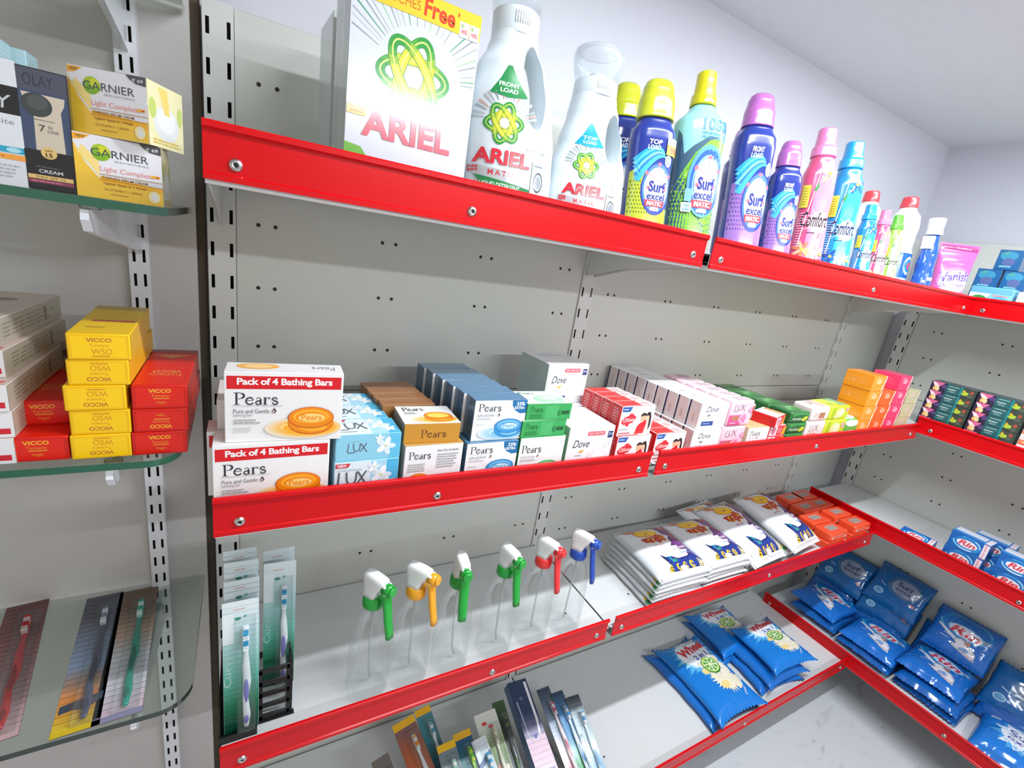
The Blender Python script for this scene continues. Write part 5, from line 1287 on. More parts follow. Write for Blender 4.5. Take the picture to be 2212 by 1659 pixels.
rn = [pouch('detergent_bag', BW, BLn, .034, '#1a6fcb', oval_art(BW, BLn), s, us=.95, zig=.0035, crimp=.05, rough=.13, under=.3, wr=.22) for s in (41, 52, 63, 74)]
rp_ = [pouch('detergent_bag', BW, BLn, .030, '#1064a8', badge_art(BW, BLn), s, zig=.0035, crimp=.05, rough=.13, under=.35, wr=.28) for s in (45, 56)]
sf = pouch('detergent_bag', BW, .18, .05, '#1f78d0', splat_art(BW, .18), 91, zig=.003, crimp=.05, rough=.18, under=.3, wr=.2)
fl = pouch('detergent_bag', BW, BLn, .03, '#135fb0', None, 87, zig=.0035, crimp=.05, rough=.13, under=.35, wr=.28)
g = 'shiny blue detergent bags'; rad = math.radians
for me, x, y, z, tl, yw, lab in (
        (fl, 1.832, -.20, .012, 0, .03, 'shiny blue detergent bag under the farthest front one with white figure'),
        (rn[0], 1.846, -.190, .044, .05, -.06, 'shiny blue detergent bag with red oval word and white figure, farthest of the front row'),
        (fl, 1.825, -.368, .010, 0, -.02, 'shiny blue detergent bag under the middle front one with white figure'),
        (rn[1], 1.832, -.364, .038, .04, .03, 'shiny blue detergent bag with red oval word and white figure, middle of the front row'),
        (fl, 1.838, -.535, .000, 0, -.03, 'shiny blue detergent bag lying lowest at the nearest front pile'),
        (fl, 1.835, -.528, .022, 0, .02, 'shiny blue detergent bag under the nearest front one with white figure'),
        (rn[2], 1.862, -.514, .056, .05, .02, 'shiny blue detergent bag with red oval word and white figure, nearest of the front row'),
        (rn[3], 1.958, -.515, .150, .98, .04, 'shiny blue detergent bag with white figure leaning high on the panel at the back'),
        (fl, 1.955, -.50, .075, 1.05, .0, 'shiny blue detergent bag wedged below the high leaning one with white figure'),
        (rp_[0], 1.956, -.335, .180, .98, -.05, 'shiny teal blue detergent bag with round grey print leaning at the back, upper one'),
        (rp_[1], 1.948, -.33, .125, 1.0, .03, 'shiny teal blue detergent bag below the upper leaning one with round print'),
        (fl, 1.942, -.33, .08, .95, .0, 'shiny blue detergent bag, lowest of the leaning pile at the back'),
        (rp_[1], 1.958, -.178, .145, .98, .0, 'shiny teal blue detergent bag leaning in the far corner under the upper shelf'),
        (fl, 1.950, -.17, .08, 1.0, .04, 'shiny blue detergent bag below the one leaning in the far corner'),
        (sf, 1.812, -.715, .0, .05, .10, 'brighter blue detergent bag with white splash at the lower right corner of the photo'),
        (fl, 1.925, -.69, .05, .75, -.1, 'shiny blue detergent bag behind the one with the white splash, lower'),
        (rp_[0], 1.945, -.68, .09, .95, .0, 'shiny blue detergent bag behind the one with the white splash, upper')):
    lay('detergent_bag', me, (x, y, SRB + .0006 + z), RZ + yw, tl, 0, lab, 'detergent bag', g, .80 if tl > .6 else 1)
# ================================================================== CLEAR SPRAY BOTTLES
pet = clear('clear_bottle', '#fbfcfc', .28, .014, .04, '#ffffff')
WPL = mat('#eceeee', .35, coat=.2, vary=.01)
def spray(col):
    r = empty('spray_bottle')
    b = MB(); b.lathe([(.029, .0005), (.031, .004), (.0312, .05), (.0305, .085), (.0285, .11), (.0225, .132), (.0145, .147), (.0125, .152), (.0125, .161)], (0, 0, 0), pet, 36, cap0=False, cap1=False)
    b.lathe([(.029, .0005), (.022, .001), (.016, .0045), (.002, .007)], (0, 0, 0), pet, 36, cap0=False, cap1=False); b.build('bottle', r)
    b = MB()
    for z in (.1525, .156): b.lathe([(.0125, z - .001), (.0136, z), (.0125, z + .001)], (0, 0, 0), pet, 24, cap0=False, cap1=False)
    b.build('neck_thread', r)
    b = MB(); b.tube([(0, 0, .158), (0, 0, .08), (.004, .002, .03), (.01, .004, .008)], .0019, clear('dip_tube', '#eef2f2', .3, .25, .2), 8); b.build('dip_tube', r)
    cm = mat(col, .32, coat=.25, vary=.03)
    b = MB(); b.lathe([(.0148, .158), (.0160, .160), (.0160, .168), (.0150, .174), (.0138, .176)], (0, 0, 0), cm, 28); b.build('collar', r)
    # head: white shroud from the rear up and over to the nozzle, nozzle towards -y
    b = MB(); S = [(.176, .003, .0125, .0125), (.182, .002, .012, .0112), (.190, .001, .0145, .0105), (.197, -.001, .019, .0100), (.205, -.002, .0215, .0096), (.2092, -.003, .0205, .0088), (.2108, -.003, .0175, .0066)]
    rl = []
    for z, yc, hy, hx in S:
        rr = []
        for k in range(28):
            t = 2 * math.pi * k / 28; c, s_ = math.cos(t), math.sin(t); q = .5
            y = yc + hy * math.copysign(abs(s_) ** q, s_); x = hx * math.copysign(abs(c) ** q, c); rr.append((x, y, z + (.001 * (y - yc) / hy if z > .19 else 0)))
        rl.append(rr)
    b.rings(rl, WPL)
    b.box(-.0075, -.0275, .190, .0075, -.018, .206, WPL, .002); b.build('spray_head', r)
    b = MB(); pts = [(0, -.020, .198), (0, -.034, .1985)]; b.tube(pts, [.0090, .0088], cm, 18); b.tube([(0, -.034, .1985), (0, -.0375, .1985)], [.0088, .0064], cm, 18); b.build('nozzle', r)
    b = MB(); P = [(-.021, .196), (-.026, .187), (-.0285, .17), (-.0315, .151), (-.036, .130), (-.0375, .120)]; wd = [.0092, .0088, .0082, .0078, .0074, .0072]; rl = []
    for (y, z), w in zip(P, wd):
        rl.append([(w * c, y - d, z) for c, d in ((-1, 0), (-.6, .0035), (.6, .0035), (1, 0), (.8, -.003), (-.8, -.003))])
    b.rings(rl, cm); b.build('trigger', r)
    return r
kinds = [('#18a336', .178, -.2385, 30, 'clear spray bottle with green trigger, nearest the toothbrush packs'), ('#f2a918', .243, -.2385, 38, 'clear spray bottle with yellow trigger'), ('#18a336', .315, -.239, -8, 'clear spray bottle with green trigger, right after the yellow one'),
         ('#18a336', .401, -.239, 12, 'clear spray bottle with green trigger, left of the red one'), ('#ee3030', .479, -.238, 25, 'clear spray bottle with red trigger'), ('#1a4cb4', .556, -.239, 30, 'clear spray bottle with blue trigger at the right end')]
for c, x, y, a, lab in kinds:
    r = spray(c); r.location = (x, y, S3 + .0003); r.rotation_euler = (0, 0, rad(a)); tag(r, lab, 'spray bottle', 'clear spray bottles')

# ================================================================== TOOTHBRUSH PACKS
blis = clear('blister', '#f4f8f8', .35, .05, .08, '#f2f6f6')
def brush(parent, L_, col, grip, head, z0, bend=.0):
    """a toothbrush lying along +y of its pack, head end at the top"""
    t = empty('toothbrush'); t.parent = parent
    pts = [(0, 0, z0), (.0006, .12 * L_, z0), (-.001, .3 * L_, z0 + .001), (.0012, .46 * L_, z0), (0, .62 * L_, z0 + .0008), (0, .76 * L_, z0), (0, .84 * L_, z0), (0, L_, z0)]
    R = [.0028, .0046, .0034, .0048, .0044, .0026, .0042, .0038]
    rl = []
    n = 26
    for i in range(n + 1):
        f = i / n * (len(pts) - 1); k = min(len(pts) - 2, int(f)); q = f - k; q = q * q * (3 - 2 * q)
        p = Vector(pts[k]) * (1 - q) + Vector(pts[k + 1]) * q; rr = R[k] * (1 - q) + R[k + 1] * q
        rl.append([(p.x + rr * math.cos(a), p.y, p.z + rr * .62 * math.sin(a)) for a in [2 * math.pi * j / 12 for j in range(12)]])
    b = MB(); b.rings(rl, mat(col, .3, coat=.3)); b.build('handle', t)
    b = MB()
    for y0, y1, w in ((.05, .13, .0030), (.27, .5, .0031)):
        rr = []
        for i in range(9):
            q = i / 8; y = (y0 + (y1 - y0) * q) * L_; ww = w * math.sin(math.pi * min(.98, max(.02, q))) ** .5; rr.append([(ww * c, y, z0 + .0034 + .0006 * s_) for c, s_ in ((-1, -1), (-.7, .6), (.7, .6), (1, -1))])
        b.rings(rr, mat(grip, .5))
    b.build('grip', t)
    b = MB()
    for i in range(7):
        for j in (-1, 0, 1): b.box(j * .0021 - .0009, L_ * (.82 + .024 * i) - .0012, z0 + .002, j * .0021 + .0009, L_ * (.82 + .024 * i) + .0012, z0 + .010, mat(head[(i // 2) % len(head)], .6))
    b.build('bristles', t)
def brush_pack(name, w, h, bands, brush_c, text=None, hook=True, deep=.012, tcol='#a9cdbf', flap=None, extra=None, blister_w=.55, blisc=None):
    """card seen from above (+z), lying along +y; bands: colours from the bottom to the top"""
    r = empty(name); a = Art(w, h, .35, .3); N = 26
    for i in range(N):
        f = i / N * (len(bands) - 1); k = min(len(bands) - 2, int(f)); a.rect(.0, i / N, 1, (i + 1) / N + .002, lerp_hex(bands[k], bands[k + 1], f - k)); a.n = 1
    a.n = 4
    if text: a.text(text, .15 - h / w * .125, .47, .15 + h / w * .125, .525, tcol, rot=90)
    if flap: a.rect(0, .93, 1, 1, flap)
    if extra: extra(a)
    b = MB(); k = b.slot(mat(bands[0], .4)); cr = .004
    P = [(-w / 2, 0), (w / 2, 0), (w / 2, h - cr), (w / 2 - cr, h), (-w / 2 + cr, h), (-w / 2, h - cr)]
    b.extrude_profile([(x, y) for x, y in P], [((0, 0, 0), (1, 0, 0), (0, 1, 0)), ((0, 0, .0008), (1, 0, 0), (0, 1, 0))], mat(bands[-1], .4))
    b.art(a, lambda x, y, d: (max(-w / 2 + .0002, min(w / 2 - .0002, x - w / 2)), y, .0008 + d * .6)); b.build('card', r)
    brush(r, h * .78, brush_c[0], brush_c[1], brush_c[2:], .006)
    r.children[-1].location = (w * .14, h * .05, 0)
    bw = w * blister_w / 2; b = MB(); rl = []
    for (y, s_) in ((.03, .0), (.04, 1), (.5, 1), (.86, 1), (.885, .0)):
        rl.append([(w * .14 + bw * c, h * y, .001 + deep * q * s_) for c, q in ((-1, 0), (-.94, .8), (-.8, 1), (.8, 1), (.94, .8), (1, 0))])
    V = [[b.bm.verts.new(p) for p in q] for q in rl]; k = b.slot(blisc or blis)
    for p, q in zip(V, V[1:]):
        for i in range(5): f = b.bm.faces.new((p[i], p[i + 1], q[i + 1], q[i])); f.material_index = k
    b.build('blister', r)
    return r
TEAL = ['#0f4a36', '#1f7a58', '#58ac9a', '#9fd0cc', '#d0e4e6', '#dfe9ec']
def curvy_extra(a):
    a.lines(.3, .935, .7, .95, 1, '#d88a7c'); a.ell(.42, .875, .09, .012, '#2f8f7a'); a.ell(.62, .885, .05, .008, '#58a894'); a.rect(0, .7, .3, .92, '#e4eef0')
proto = brush_pack('toothbrush_pack', .041, .205, TEAL, ('#eceef2', '#7a74c4', '#e8f2f6', '#2a9fd4'), 'Curvy', extra=curvy_extra)
g = 'green toothbrush packs standing in a black rack'
UPR = rad(86)
spots = [(.0085, -.2475, S3 + .004, 'green toothbrush pack with white and purple brush, frontmost in the rack'), (.010, -.222, S3 + .016, 'green toothbrush pack second in the left row, top peeking over the front one'), (.009, -.197, S3 + .026, 'green toothbrush pack third in the left row of the rack'),
         (.008, -.170, S3 + .026, 'green toothbrush pack rearmost in the left row of the rack'), (.0555, -.205, S3 + .020, 'green toothbrush pack with white and blue brush, front one of the right row'), (.057, -.178, S3 + .022, 'green toothbrush pack behind, at the rear of the right row')]
for i, (x, y, z, lab) in enumerate(spots):
    o = proto if i == 0 else copy_tree(proto)
    o.location = (x, y, z); o.rotation_euler = (UPR, 0, rad((0, 1, -2, 2, -3, 3)[i])); tag(o, lab, 'toothbrush pack', g)
# the rack: two lanes, the near end of the right one a ladder of slots
r = empty('brush_rack', (.027, -.19, S3)); tag(r, 'black plastic rack with ladder slots holding the green toothbrush packs', 'rack')
b = MB(); X0, X1, Y0, Y1, H_ = -.045, .047, -.068, .07, .1
b.box(X0, Y0 + .012, 0.0005, X0 + .002, Y1, .05, black_m, .0005, 1)
b.box(-.0005, Y0 + .03, 0.0005, .0015, Y1, .02, black_m, .0005, 1)
b.box(X0, Y0, .0005, .0, Y1, .0022, black_m)
b.box(0, -.055, .0005, X1, -.048, .0022, black_m); b.box(0, Y1 - .01, .0005, X1, Y1, .0022, black_m)
b.build('rack_body', r)
b = MB()
for k in range(5): b.box(.0015, -.052, .0022 + .0205 * k, .041, -.0495, .0022 + .0205 * k + .0085, black_m, .0006, 1)
for x in (.0015, .0365): b.box(x, -.052, .002, x + .0055, -.0495, .092, black_m, .0006, 1)
for k in range(5): b.box(.041, -.052, .0022 + .0205 * k, .0445, .01, .0022 + .0205 * k + .006, black_m, .0006, 1)
for y in (-.05, -.03, -.01, .008): b.box(.0425, y, .002, .0445, y + .003, .092, black_m, .0006, 1)
b.build('ladder_grille', r)
b = MB(); b.box(X0, Y0, .0022, -.0005, Y0 + .0025, .012, black_m, .0005, 1); b.build('front_stop', r)

# ---- assorted packs heaped at the front of the bottom shelf, heads towards the back
def simple_pack(spec):
    return brush_pack('toothbrush_pack', *spec['size'], spec['bands'], spec['brush'], spec.get('text'), flap=spec.get('flap'), extra=spec.get('extra'), tcol=spec.get('tcol', '#e8eef2'), deep=spec.get('deep', .012))
def tooth_logo(a): a.ell(.35, .9, .12, .016, '#d83a44'); a.ell(.6, .86, .12, .016, '#d83a44'); a.rect(.1, .2, .9, .5, '#e9dcc8'); a.poly([(.3, .1), (.7, .1), (.6, .45), (.5, .55), (.4, .45)], '#e04a34')
heap = [
    (dict(size=(.05, .21), bands=['#3a2a34', '#c8622a', '#c8642c', '#a85a3c', '#6a6478'], brush=('#f0eef2', '#8a5aa0', '#f0f0f0', '#f2a030'), flap='#f0b41c'), 0.349, -0.271, 0.022, 20, -9, 'orange and purple toothbrush pack with yellow top edge'),
    (dict(size=(.036, .2), bands=['#1f2a3a', '#1f5a68', '#2f7a80', '#5f8f98'], brush=('#dfe4ea', '#2a6a9a', '#e8eef0', '#58a8c0'), flap='#f0b41c'), 0.378, -0.253, 0.026, 20, -4, 'dark teal toothbrush pack with yellow top edge, behind the orange one'),
    (dict(size=(.04, .19), bands=['#3a4050', '#5f6a7c', '#6f8488', '#7f8a90'], brush=('#dff0ea', '#2fa070', '#e8f2ee', '#a0d8c0'), flap='#f2bc14'), 0.381, -0.337, 0.029, 20, 2, 'grey toothbrush pack with wide yellow top edge'),
    (dict(size=(.04, .19), bands=['#123a3a', '#14585a', '#1a6a70', '#1f4a78'], brush=('#a8d82a', '#4a9a20', '#c8e848', '#58b030'), flap='#e8b020'), 0.424, -0.327, 0.029, 20, 1, 'dark green toothbrush pack with lime brush and yellow top edge'),
    (dict(size=(.034, .18), bands=['#c8d4dc', '#e2e6ea', '#cfd8e0', '#dfe6ea'], brush=('#2f9fd0', '#1a5a9a', '#eef4f6', '#3fa8d8'), extra=lambda a: a.poly([(0, .7), (1, .8), (1, .86), (0, .76)], '#1f4f8a')), 0.462, -0.345, 0.032, 20, -2, 'white toothbrush pack with dark blue slanted stripe'),
    (dict(size=(.052, .21), bands=['#d9b89a', '#b89a78', '#5a6a3a', '#6f8a3f', '#d4d8c8', '#e4e2dc'], brush=('#d8cfb8', '#e2502c', '#f2ece0', '#d8c8a8'), extra=tooth_logo), 0.481, -0.325, 0.022, 20, 4, 'cream and green toothbrush pack with two red leaf marks'),
    (dict(size=(.03, .2), bands=['#141414', '#1f2a24', '#2a3a2a', '#3f5a30'], brush=('#2a2a2a', '#4a7a2a', '#3a3a3a', '#607a40'), deep=.014), 0.515, -0.303, 0.026, 20, 6, 'black and olive toothbrush pack left of the big navy carton'),
    (dict(size=(.036, .19), bands=['#4a4440', '#6a625a', '#7a726a'], brush=('#5a5048', '#3a342e', '#8a8078', '#5a5048')), 0.285, -0.310, 0.029, 20, -10, 'grey brown toothbrush pack at the lower left end of the heap'),
    (dict(size=(.034, .2), bands=['#d8586c', '#f0c8d0', '#b8c4d4', '#6a7a94', '#2f3a4c'], brush=('#f0d8de', '#e0607c', '#f2eef0', '#e8708c')), 0.642, -0.313, 0.026, 20, 4, 'pink and slate toothbrush pack right of the navy carton'),
    (dict(size=(.032, .2), bands=['#2f9a5a', '#3fa86a', '#3f8fc0', '#4a8fc8', '#2a3444'], brush=('#dfeaf4', '#2f8fe0', '#eef4f8', '#4aa8e8')), 0.663, -0.334, 0.026, 20, 6, 'green and blue toothbrush pack, second right of the navy carton'),
    (dict(size=(.036, .2), bands=['#5aa0e0', '#a8c8e4', '#c8d8e4', '#b8c8d0', '#262c34'], brush=('#e6eef4', '#8ac0ee', '#f0f4f8', '#5aa8e0'), text='33', tcol='#5a7a90'), 0.687, -0.357, 0.026, 20, 8, 'pale blue toothbrush pack at the right end of the heap'),
]
for spec, x, y, z, tl, rz, lab in heap:
    o = simple_pack(spec); o.location = (x, y, S4 + z); o.rotation_euler = (rad(tl), rad(-6), rad(-rz)); tag(o, lab, 'toothbrush pack', 'toothbrush packs heaped on the bottom shelf')
# navy carton with a white stripe and pale pink lower half
w, d, h = .05, .215, .03
t = Art(w, d, .3, .4); N = 20
for i in range(N): t.rect(0, i / N, 1, (i + 1) / N + .003, lerp_hex('#d8b8c8', '#cdb2c4', i / N) if i < 9 else lerp_hex('#8f88a4', '#2a3a5c', min(1, (i - 9) / 4))); t.n = 1
t.n = 4
t.stroke([(.86, .97), (.84, .6), (.74, .45)], .007, '#e6e6ea', .004); t.stroke([(.16, .8), (.2, .5), (.3, .4)], .003, '#a8b0c0'); t.poly([(.4, .46), (.62, .47), (.55, .43), (.46, .43)], '#2f4f9a'); t.rect(.1, .02, .9, .16, '#6a6a94'); t.ell(.4, .1, .14, .025, '#f0b41c'); t.ell(.42, .82, .1, .018, '#5a6a84')
l = Art(d, h, .3, .4); l.rect(0, .02, 1, .98, '#2f5f8c')
o = put('toothbrush_carton', carton('toothbrush_carton', w, d, h, '#26324e', {'top': t, 'left': l}, rough=.3, coat=.4), (.576, -.292, S4 + .018), rad(-3), 'navy toothbrush carton with white stripe and pale pink lower half', 'toothbrush carton')
o.rotation_euler = (rad(18), 0, rad(-3))
# ================================================================== CREAM CARTONS ON THE UPPER GLASS SHELF
GU, GM_, GLW = .1545, -.099, -.440
YEL = '#f2bc28'
def garnier():
    w, d, h = .061, .052, .0515
    f = Art(w, h, .2, .7)
    f.rect(.005, .005, .995, .995, '#e9e8ee'); f.poly([(.005, .98), (.2, .98), (.1, .9), (.005, .88)], '#f0a828'); f.text('NEW', .04, .92, .14, .965, '#6a4a10', bold=.02)
    f.poly([(.005, .005), (.995, .005), (.995, .3), (.27, .32), (.12, .55), (.005, .85)], '#f4c63a'); f.poly([(.1, .82), (.27, .6), (.27, .36), (.15, .55), (.04, .7)], '#f9de86'); f.poly([(.27, .28), (.995, .23), (.995, .31), (.27, .37)], '#f2b21c')
    f.ell(.30, .74, .11, .13, '#a8c81e'); f.ell(.29, .71, .09, .1, '#7db41c'); f.ell(.33, .79, .06, .06, '#d4d820')
    f.text('GARNIER', .19, .68, .84, .80, '#3f464c', bold=.0); f.text('SKIN NATURALS', .45, .62, .84, .65, '#8f959a'); f.text('Light Complete', .28, .43, .90, .53, '#f09a92', bold=.005)
    f.poly([(.74, .995), (.995, .995), (.995, .86), (.86, .88), (.78, .94)], '#4a4c52'); f.text('₹ 69', .82, .90, .96, .955, '#d8dade', bold=.02)
    f.rect(.27, .395, .995, .405, '#b07a14'); f.rect(.27, .31, .995, .318, '#b07a14'); f.text('FAIRNESS SERUM CREAM', .30, .335, .82, .375, '#8a5a10', bold=.01); f.text('Lighter Spots in 1 Week', .31, .235, .80, .28, '#7a5210', bold=.01); f.text('3X VITAMIN C + LEMON', .31, .15, .74, .185, '#9a6a18'); f.lines(.38, .08, .64, .11, 1, '#a87a2a')
    f.rect(.86, .47, .97, .51, '#f2b21c'); f.ell(.94, .49, .018, .014, '#d03a20'); f.ell(.89, .15, .07, .1, '#f4e6b0'); f.poly([(.86, .1), (.89, .26), (.94, .1)], '#e4eaee')
    r_ = Art(d, h, .2, .7); r_.rect(0, 0, 1, 1, '#f0e8b8'); r_.ell(.5, .4, .36, .28, '#e4e6e6'); r_.ell(.5, .45, .26, .2, '#efeff0'); r_.poly([(.3, .95), (.55, .95), (.6, .55), (.45, .55)], '#f2d878'); r_.ell(.12, .6, .1, .16, '#c8d878'); r_.ell(.9, .6, .08, .16, '#c8d878'); r_.lines(.1, .04, .9, .14, 2, '#d8b83a')
    return carton('cream_carton', w, d, h, '#efe6c4', {'front': f, 'right': r_}, {'left': '#d99a20', 'top': '#f3eeda'}, rough=.15, coat=.8)
me = garnier(); g = 'yellow and white cream cartons'
put('cream_carton', me, (-.0805, -.236, GU), 0, 'yellow and white cream carton standing on the upper glass shelf, lower of the two', 'cream carton', g)
put('cream_carton', me, (-.0845, -.2365, GU + .0518), -.40, 'glossy yellow and white cream carton turned sideways, on top of the other', 'cream carton', g)
def olay_dark():
    w, d, h = .031, .03, .092
    f = Art(w, h, .25, .5); f.rect(0, 0, 1, 1, '#23262e'); f.rect(.02, .34, .98, .99, '#3a4a66'); f.rect(.02, .82, .98, .99, '#4a4c5c'); f.text('OLAY', .14, .86, .72, .95, '#2c2e3a', bold=.0)
    f.poly([(.08, .80), (.92, .80), (.9, .74), (.82, .68), (.84, .34), (.26, .34), (.28, .62), (.14, .72)], '#c9bca8'); f.ell(.36, .71, .3, .095, '#3a3f40'); f.ell(.38, .73, .2, .06, '#4a5050')
    f.lines(.28, .585, .78, .60, 1, '#6a625a'); f.text('7', .36, .5, .48, .555, '#4a4440', bold=.01); f.text('IN', .54, .53, .62, .555, '#6a625a'); f.text('ONE', .52, .495, .74, .52, '#6a625a')
    f.rect(.02, .005, .98, .335, '#17161a'); f.ell(.5, .325, .16, .05, '#d8b870'); f.text('SPF', .42, .335, .58, .352, '#5a4420', bold=.02); f.text('15', .43, .29, .57, .325, '#4a3818', bold=.03)
    f.lines(.22, .19, .8, .21, 1, '#5a5a62'); f.text('CREAM', .26, .15, .74, .18, '#c8c8cc', bold=.02); f.rect(.04, .095, .94, .13, '#e0bc78'); f.text('DAY SPF 15', .2, .102, .78, .122, '#7a5a28', bold=.01); f.rect(.04, .06, .94, .09, '#8a3a52'); f.lines(.1, .065, .88, .085, 1, '#c87a90')
    r_ = Art(d, h, .25, .5); r_.rect(0, 0, 1, .34, '#2a1a22'); r_.rect(0, .34, 1, 1, '#4a4844')
    return carton('cream_carton', w, d, h, '#7fa8b8', {'front': f, 'right': r_}, {'top': '#3a3c46', 'left': '#3f7a90'}, rough=.2, coat=.7)
put('cream_carton', olay_dark(), (-.1265, -.2355, GU), .06, 'tall dark skin cream carton with beige tube picture and gold strip', 'cream carton')
def olay_white():
    w, d, h = .055, .04, .0935
    f = Art(w, h, .25, .5); f.rect(0, 0, 1, 1, '#dcdfe4'); f.rect(0, .58, 1, .80, '#17181c'); f.ell(.42, .8, .14, .05, '#6a6a62'); f.text('OLAY', .2, .62, .92, .73, '#c4c8cc', bold=.0, shear=.1); f.text('white', .62, .5, .92, .54, '#8a9096'); f.rect(.3, .27, 1, .32, '#2aa0c0'); f.text('LIGHT', .42, .28, .66, .308, '#d8f0f6', bold=.02); f.ell(.88, .295, .08, .02, '#a8dce8'); f.rect(0, .215, 1, .26, '#f0a040'); f.lines(.3, .222, .9, .252, 1, '#c87820'); f.lines(.3, .06, .96, .18, 4, '#b0b6bc', 3)
    return carton('cream_carton', w, d, h, '#dfe3e8', {'front': f}, {'right': '#cfd6dc', 'top': '#e6eaee'}, rough=.2, coat=.6)
put('cream_carton', olay_white(), (-.1685, -.237, GU), .02, 'tall white skin cream carton with black band, cut by the left edge', 'cream carton')
a = Art(.03, .117, .3, .4); a.lines(.1, .4, .9, .95, 22, '#d8eef2', 4, .5)
m_ = carton('cream_carton', .05, .03, .117, '#b4dbe4', {'right': a}, {'front': '#bfe0e8', 'top': '#a8d4de'})
put('cream_carton', m_, (-.190, -.185, GU), 0, 'pale blue tall carton at the left edge behind the white one with black band', 'cream carton', 'pale blue tall cartons')
put('cream_carton', m_, (-.182, -.148, GU), 0, 'pale blue tall carton standing rearmost on the upper glass shelf', 'cream carton', 'pale blue tall cartons')

# ================================================================== TUBE CARTONS ON THE MIDDLE GLASS SHELF
def vicco(base, edge, word, small, rows, flip, top_strip):
    w, d, h = .047, .143, .0258
    f = Art(w, h, .35, .2); f.rect(.03, .05, .97, .95, edge); f.rect(.07, .1, .93, .9, base)
    R = 180 if flip else 0; Q = lambda y0, y1: (1 - y1, 1 - y0) if flip else (y0, y1)
    y0, y1 = Q(.68, .84); f.text(rows[0], .3, y0, .7, y1, word, bold=.03, rot=R)
    y0, y1 = Q(.5, .62); f.text(rows[1], .35, y0, .66, y1, small, rot=R)
    y0, y1 = Q(.22, .43) if rows[2] == 'WSO' else Q(.2, .34); f.text(rows[2], .37 if rows[2] == 'WSO' else .42, y0, .7 if rows[2] == 'WSO' else .6, y1, small, rot=R)
    y0, y1 = Q(.13, .17) if rows[2] == 'WSO' else Q(.42, .46); f.rect(.38, y0, .66, y1, small)
    t = Art(w, d, .35, .2); 
    if top_strip: t.rect(.2, .38, .94, .44, '#d8502c'); t.lines(.2, .16, .6, .24, 1, '#c89a20'); t.rect(.0, .84, 1, .99, '#c8a22c')
    else: t.text('VICCO', .25, .3, .8, .37, '#e09a4a', rot=180, bold=.02); t.text('Turmeric', .2, .22, .85, .28, '#e0a04a', rot=180); t.poly([(.1, .82), (.9, .82), (.5, .72)], '#d8902c'); t.rect(0, .88, 1, .99, '#8a1c14')
    return carton('tube_carton', w, d, h, base, {'front': f, 'top': t}, {'top': base, 'right': '#e8b41c' if top_strip else '#c22408', 'left': base}, rough=.4, coat=.05, bev=.0012)
vy, vyf = vicco('#ffcc00', '#f4bc00', '#c06a2c', '#d88a1c', ('VICCO', 'Turmeric', 'WSO'), False, True), vicco('#ffcc00', '#f4bc00', '#c06a2c', '#d88a1c', ('VICCO', 'Turmeric', 'WSO'), True, True)
vr, vrf = vicco('#e21a04', '#cc1002', '#f0b42c', '#e8962a', ('VICCO', 'Turmeric', 'Vegan'), False, False), vicco('#e21a04', '#cc1002', '#f0b42c', '#e8962a', ('VICCO', 'Turmeric', 'Vegan'), True, False)
g = 'yellow tube cartons'
for k in range(5):
    put('tube_carton', vy if k == 4 else vyf, (-.1115 + (.0, .001, -.001, .003, .0055)[k], -.236 + .001 * (k % 2), GM_ + .0003 + .026 * k), (.02, -.01, .02, .0, .03)[k], 'yellow tube carton, %s of the stack of five' % ('bottom', 'second from the bottom', 'middle', 'second from the top', 'topmost')[k], 'tube carton', g)
g = 'red tube cartons'
for k in range(3):
    put('tube_carton', (vr, vrf, vr)[k], (-.0640 + (.0, .002, .0025)[k], -.2355, GM_ + .0003 + .026 * k), (.01, -.01, .0)[k], 'red tube carton right of the yellow stack, %s of three' % ('bottom', 'middle', 'top')[k], 'tube carton', g)
for k in range(2):
    put('tube_carton', (vr, vr)[k], (-.1600 - .001 * k, -.2345 + .03 * k, GM_ + .0003 + .026 * k), (.0, .05)[k], 'red tube carton left of the yellow stack, %s one' % ('lower', 'upper')[k], 'tube carton', g)
m_ = carton('tube_carton', .05, .07, .026, '#a89a92', {'front': (lambda q: (q.ell(.4, .6, .2, .2, '#6a5a56'), q)[-1])(Art(.05, .026))}, {'top': '#b8968a'})
for k in range(3):
    put('tube_carton', m_, (-.168 + .004 * k, -.092 + .004 * k, GM_ + .0003 + .0263 * k), 0, 'greyish brown tube carton at the back between white and yellow stacks, %s' % ('bottom', 'middle', 'top')[k], 'tube carton', 'greyish tube cartons')
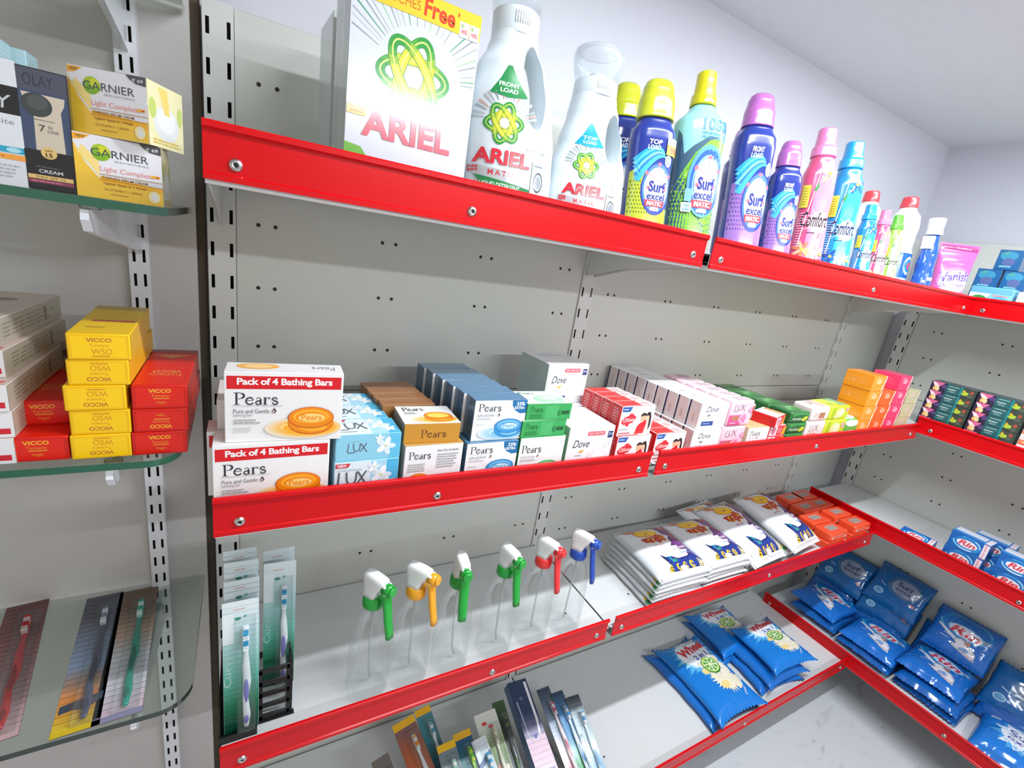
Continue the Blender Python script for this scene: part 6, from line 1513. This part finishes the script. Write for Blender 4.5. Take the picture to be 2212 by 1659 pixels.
def white_tube():
    w, d, h = .05, .15, .0262
    f = Art(w, h, .35, .2); f.rect(.02, .02, .98, .98, '#e9e7e8'); f.rect(.02, .14, .95, .36, '#d02030'); f.lines(.2, .5, .7, .7, 1, '#b8a8a4')
    t = Art(w, d, .35, .2); t.rect(0, 0, 1, 1, '#d8c0b4'); t.rect(.2, .04, .94, .08, '#d85a60'); t.lines(.2, .12, .9, .2, 1, '#b89a94'); t.ell(.4, .7, .2, .06, '#8a7a76')
    r_ = Art(d, h, .35, .2); r_.rect(.0, .02, 1, .98, '#b4aea0'); r_.lines(.1, .2, .9, .8, 4, '#968f80', 6); r_.rect(.7, .2, .74, .8, '#7a7468')
    return carton('tube_carton', w, d, h, '#e6e2e0', {'front': f, 'top': t, 'right': r_}, rough=.35, coat=.2)
me = white_tube(); g = 'white and red tube cartons'
for k in range(5):
    put('tube_carton', me, (-.1995 + (.0, .0015, .001, -.005, -.011)[k], -.236 + (0, .001, 0, .022, .03)[k], GM_ + .0003 + .0264 * k), (.0, .02, -.01, -.05, -.06)[k], 'white tube carton with red stripe at the left edge, %s of five' % ('bottom', 'second from the bottom', 'middle', 'second from the top', 'topmost')[k], 'tube carton', g)

# ================================================================== TOOTHBRUSH PACKS ON THE LOWER GLASS SHELF
def ends(c1, c2):
    def f(a): a.rect(0, 0, 1, .035, c1); a.rect(.5, 0, 1, .035, c2)
    return f
for size, bands, br, ex, x, y, rz, lab in (
        ((.045, .235), ['#c8a8a8', '#9a7a7a', '#8a5a5a', '#6a4644'], ('#c01c20', '#8a1416', '#d8c0bc', '#c02a2c'), None, -.232, -.232, 8, 'pinkish toothbrush pack with red brush on the lower glass shelf'),
        ((.044, .236), ['#e0c22c', '#e08a4c', '#9ab0d0', '#8a96b0', '#5c5e6c', '#50525c'], ('#50546c', '#3a3e54', '#d8dce4', '#8a92a8'), lambda a: (a.rect(0, 0, 1, .03, '#d8b820'), a.poly([(.05, .13), (.95, .16), (.95, .21), (.05, .18)], '#3f4a5c'), a.ell(.55, .16, .3, .03, '#5a5058')), -.158, -.247, 4, 'grey toothbrush pack with orange and yellow front end'),
        ((.048, .234), ['#cdb0bc', '#e0dce4', '#e2e4ec', '#c9a890', '#7c6456', '#6a5448'], ('#18a088', '#0f7a66', '#cfe8e2', '#3fb09a'), lambda a: a.rect(0, 0, 1, .035, '#8a88a4'), -.1205, -.245, 3, 'brown and white toothbrush pack with teal brush on the lower glass shelf')):
    o = brush_pack('toothbrush_pack', *size, bands, br, extra=ex); o.location = (x, y, GLW + .0004); o.rotation_euler = (0, 0, rad(-rz) * -1)
    tag(o, lab, 'toothbrush pack', 'toothbrush packs lying on the glass shelf')
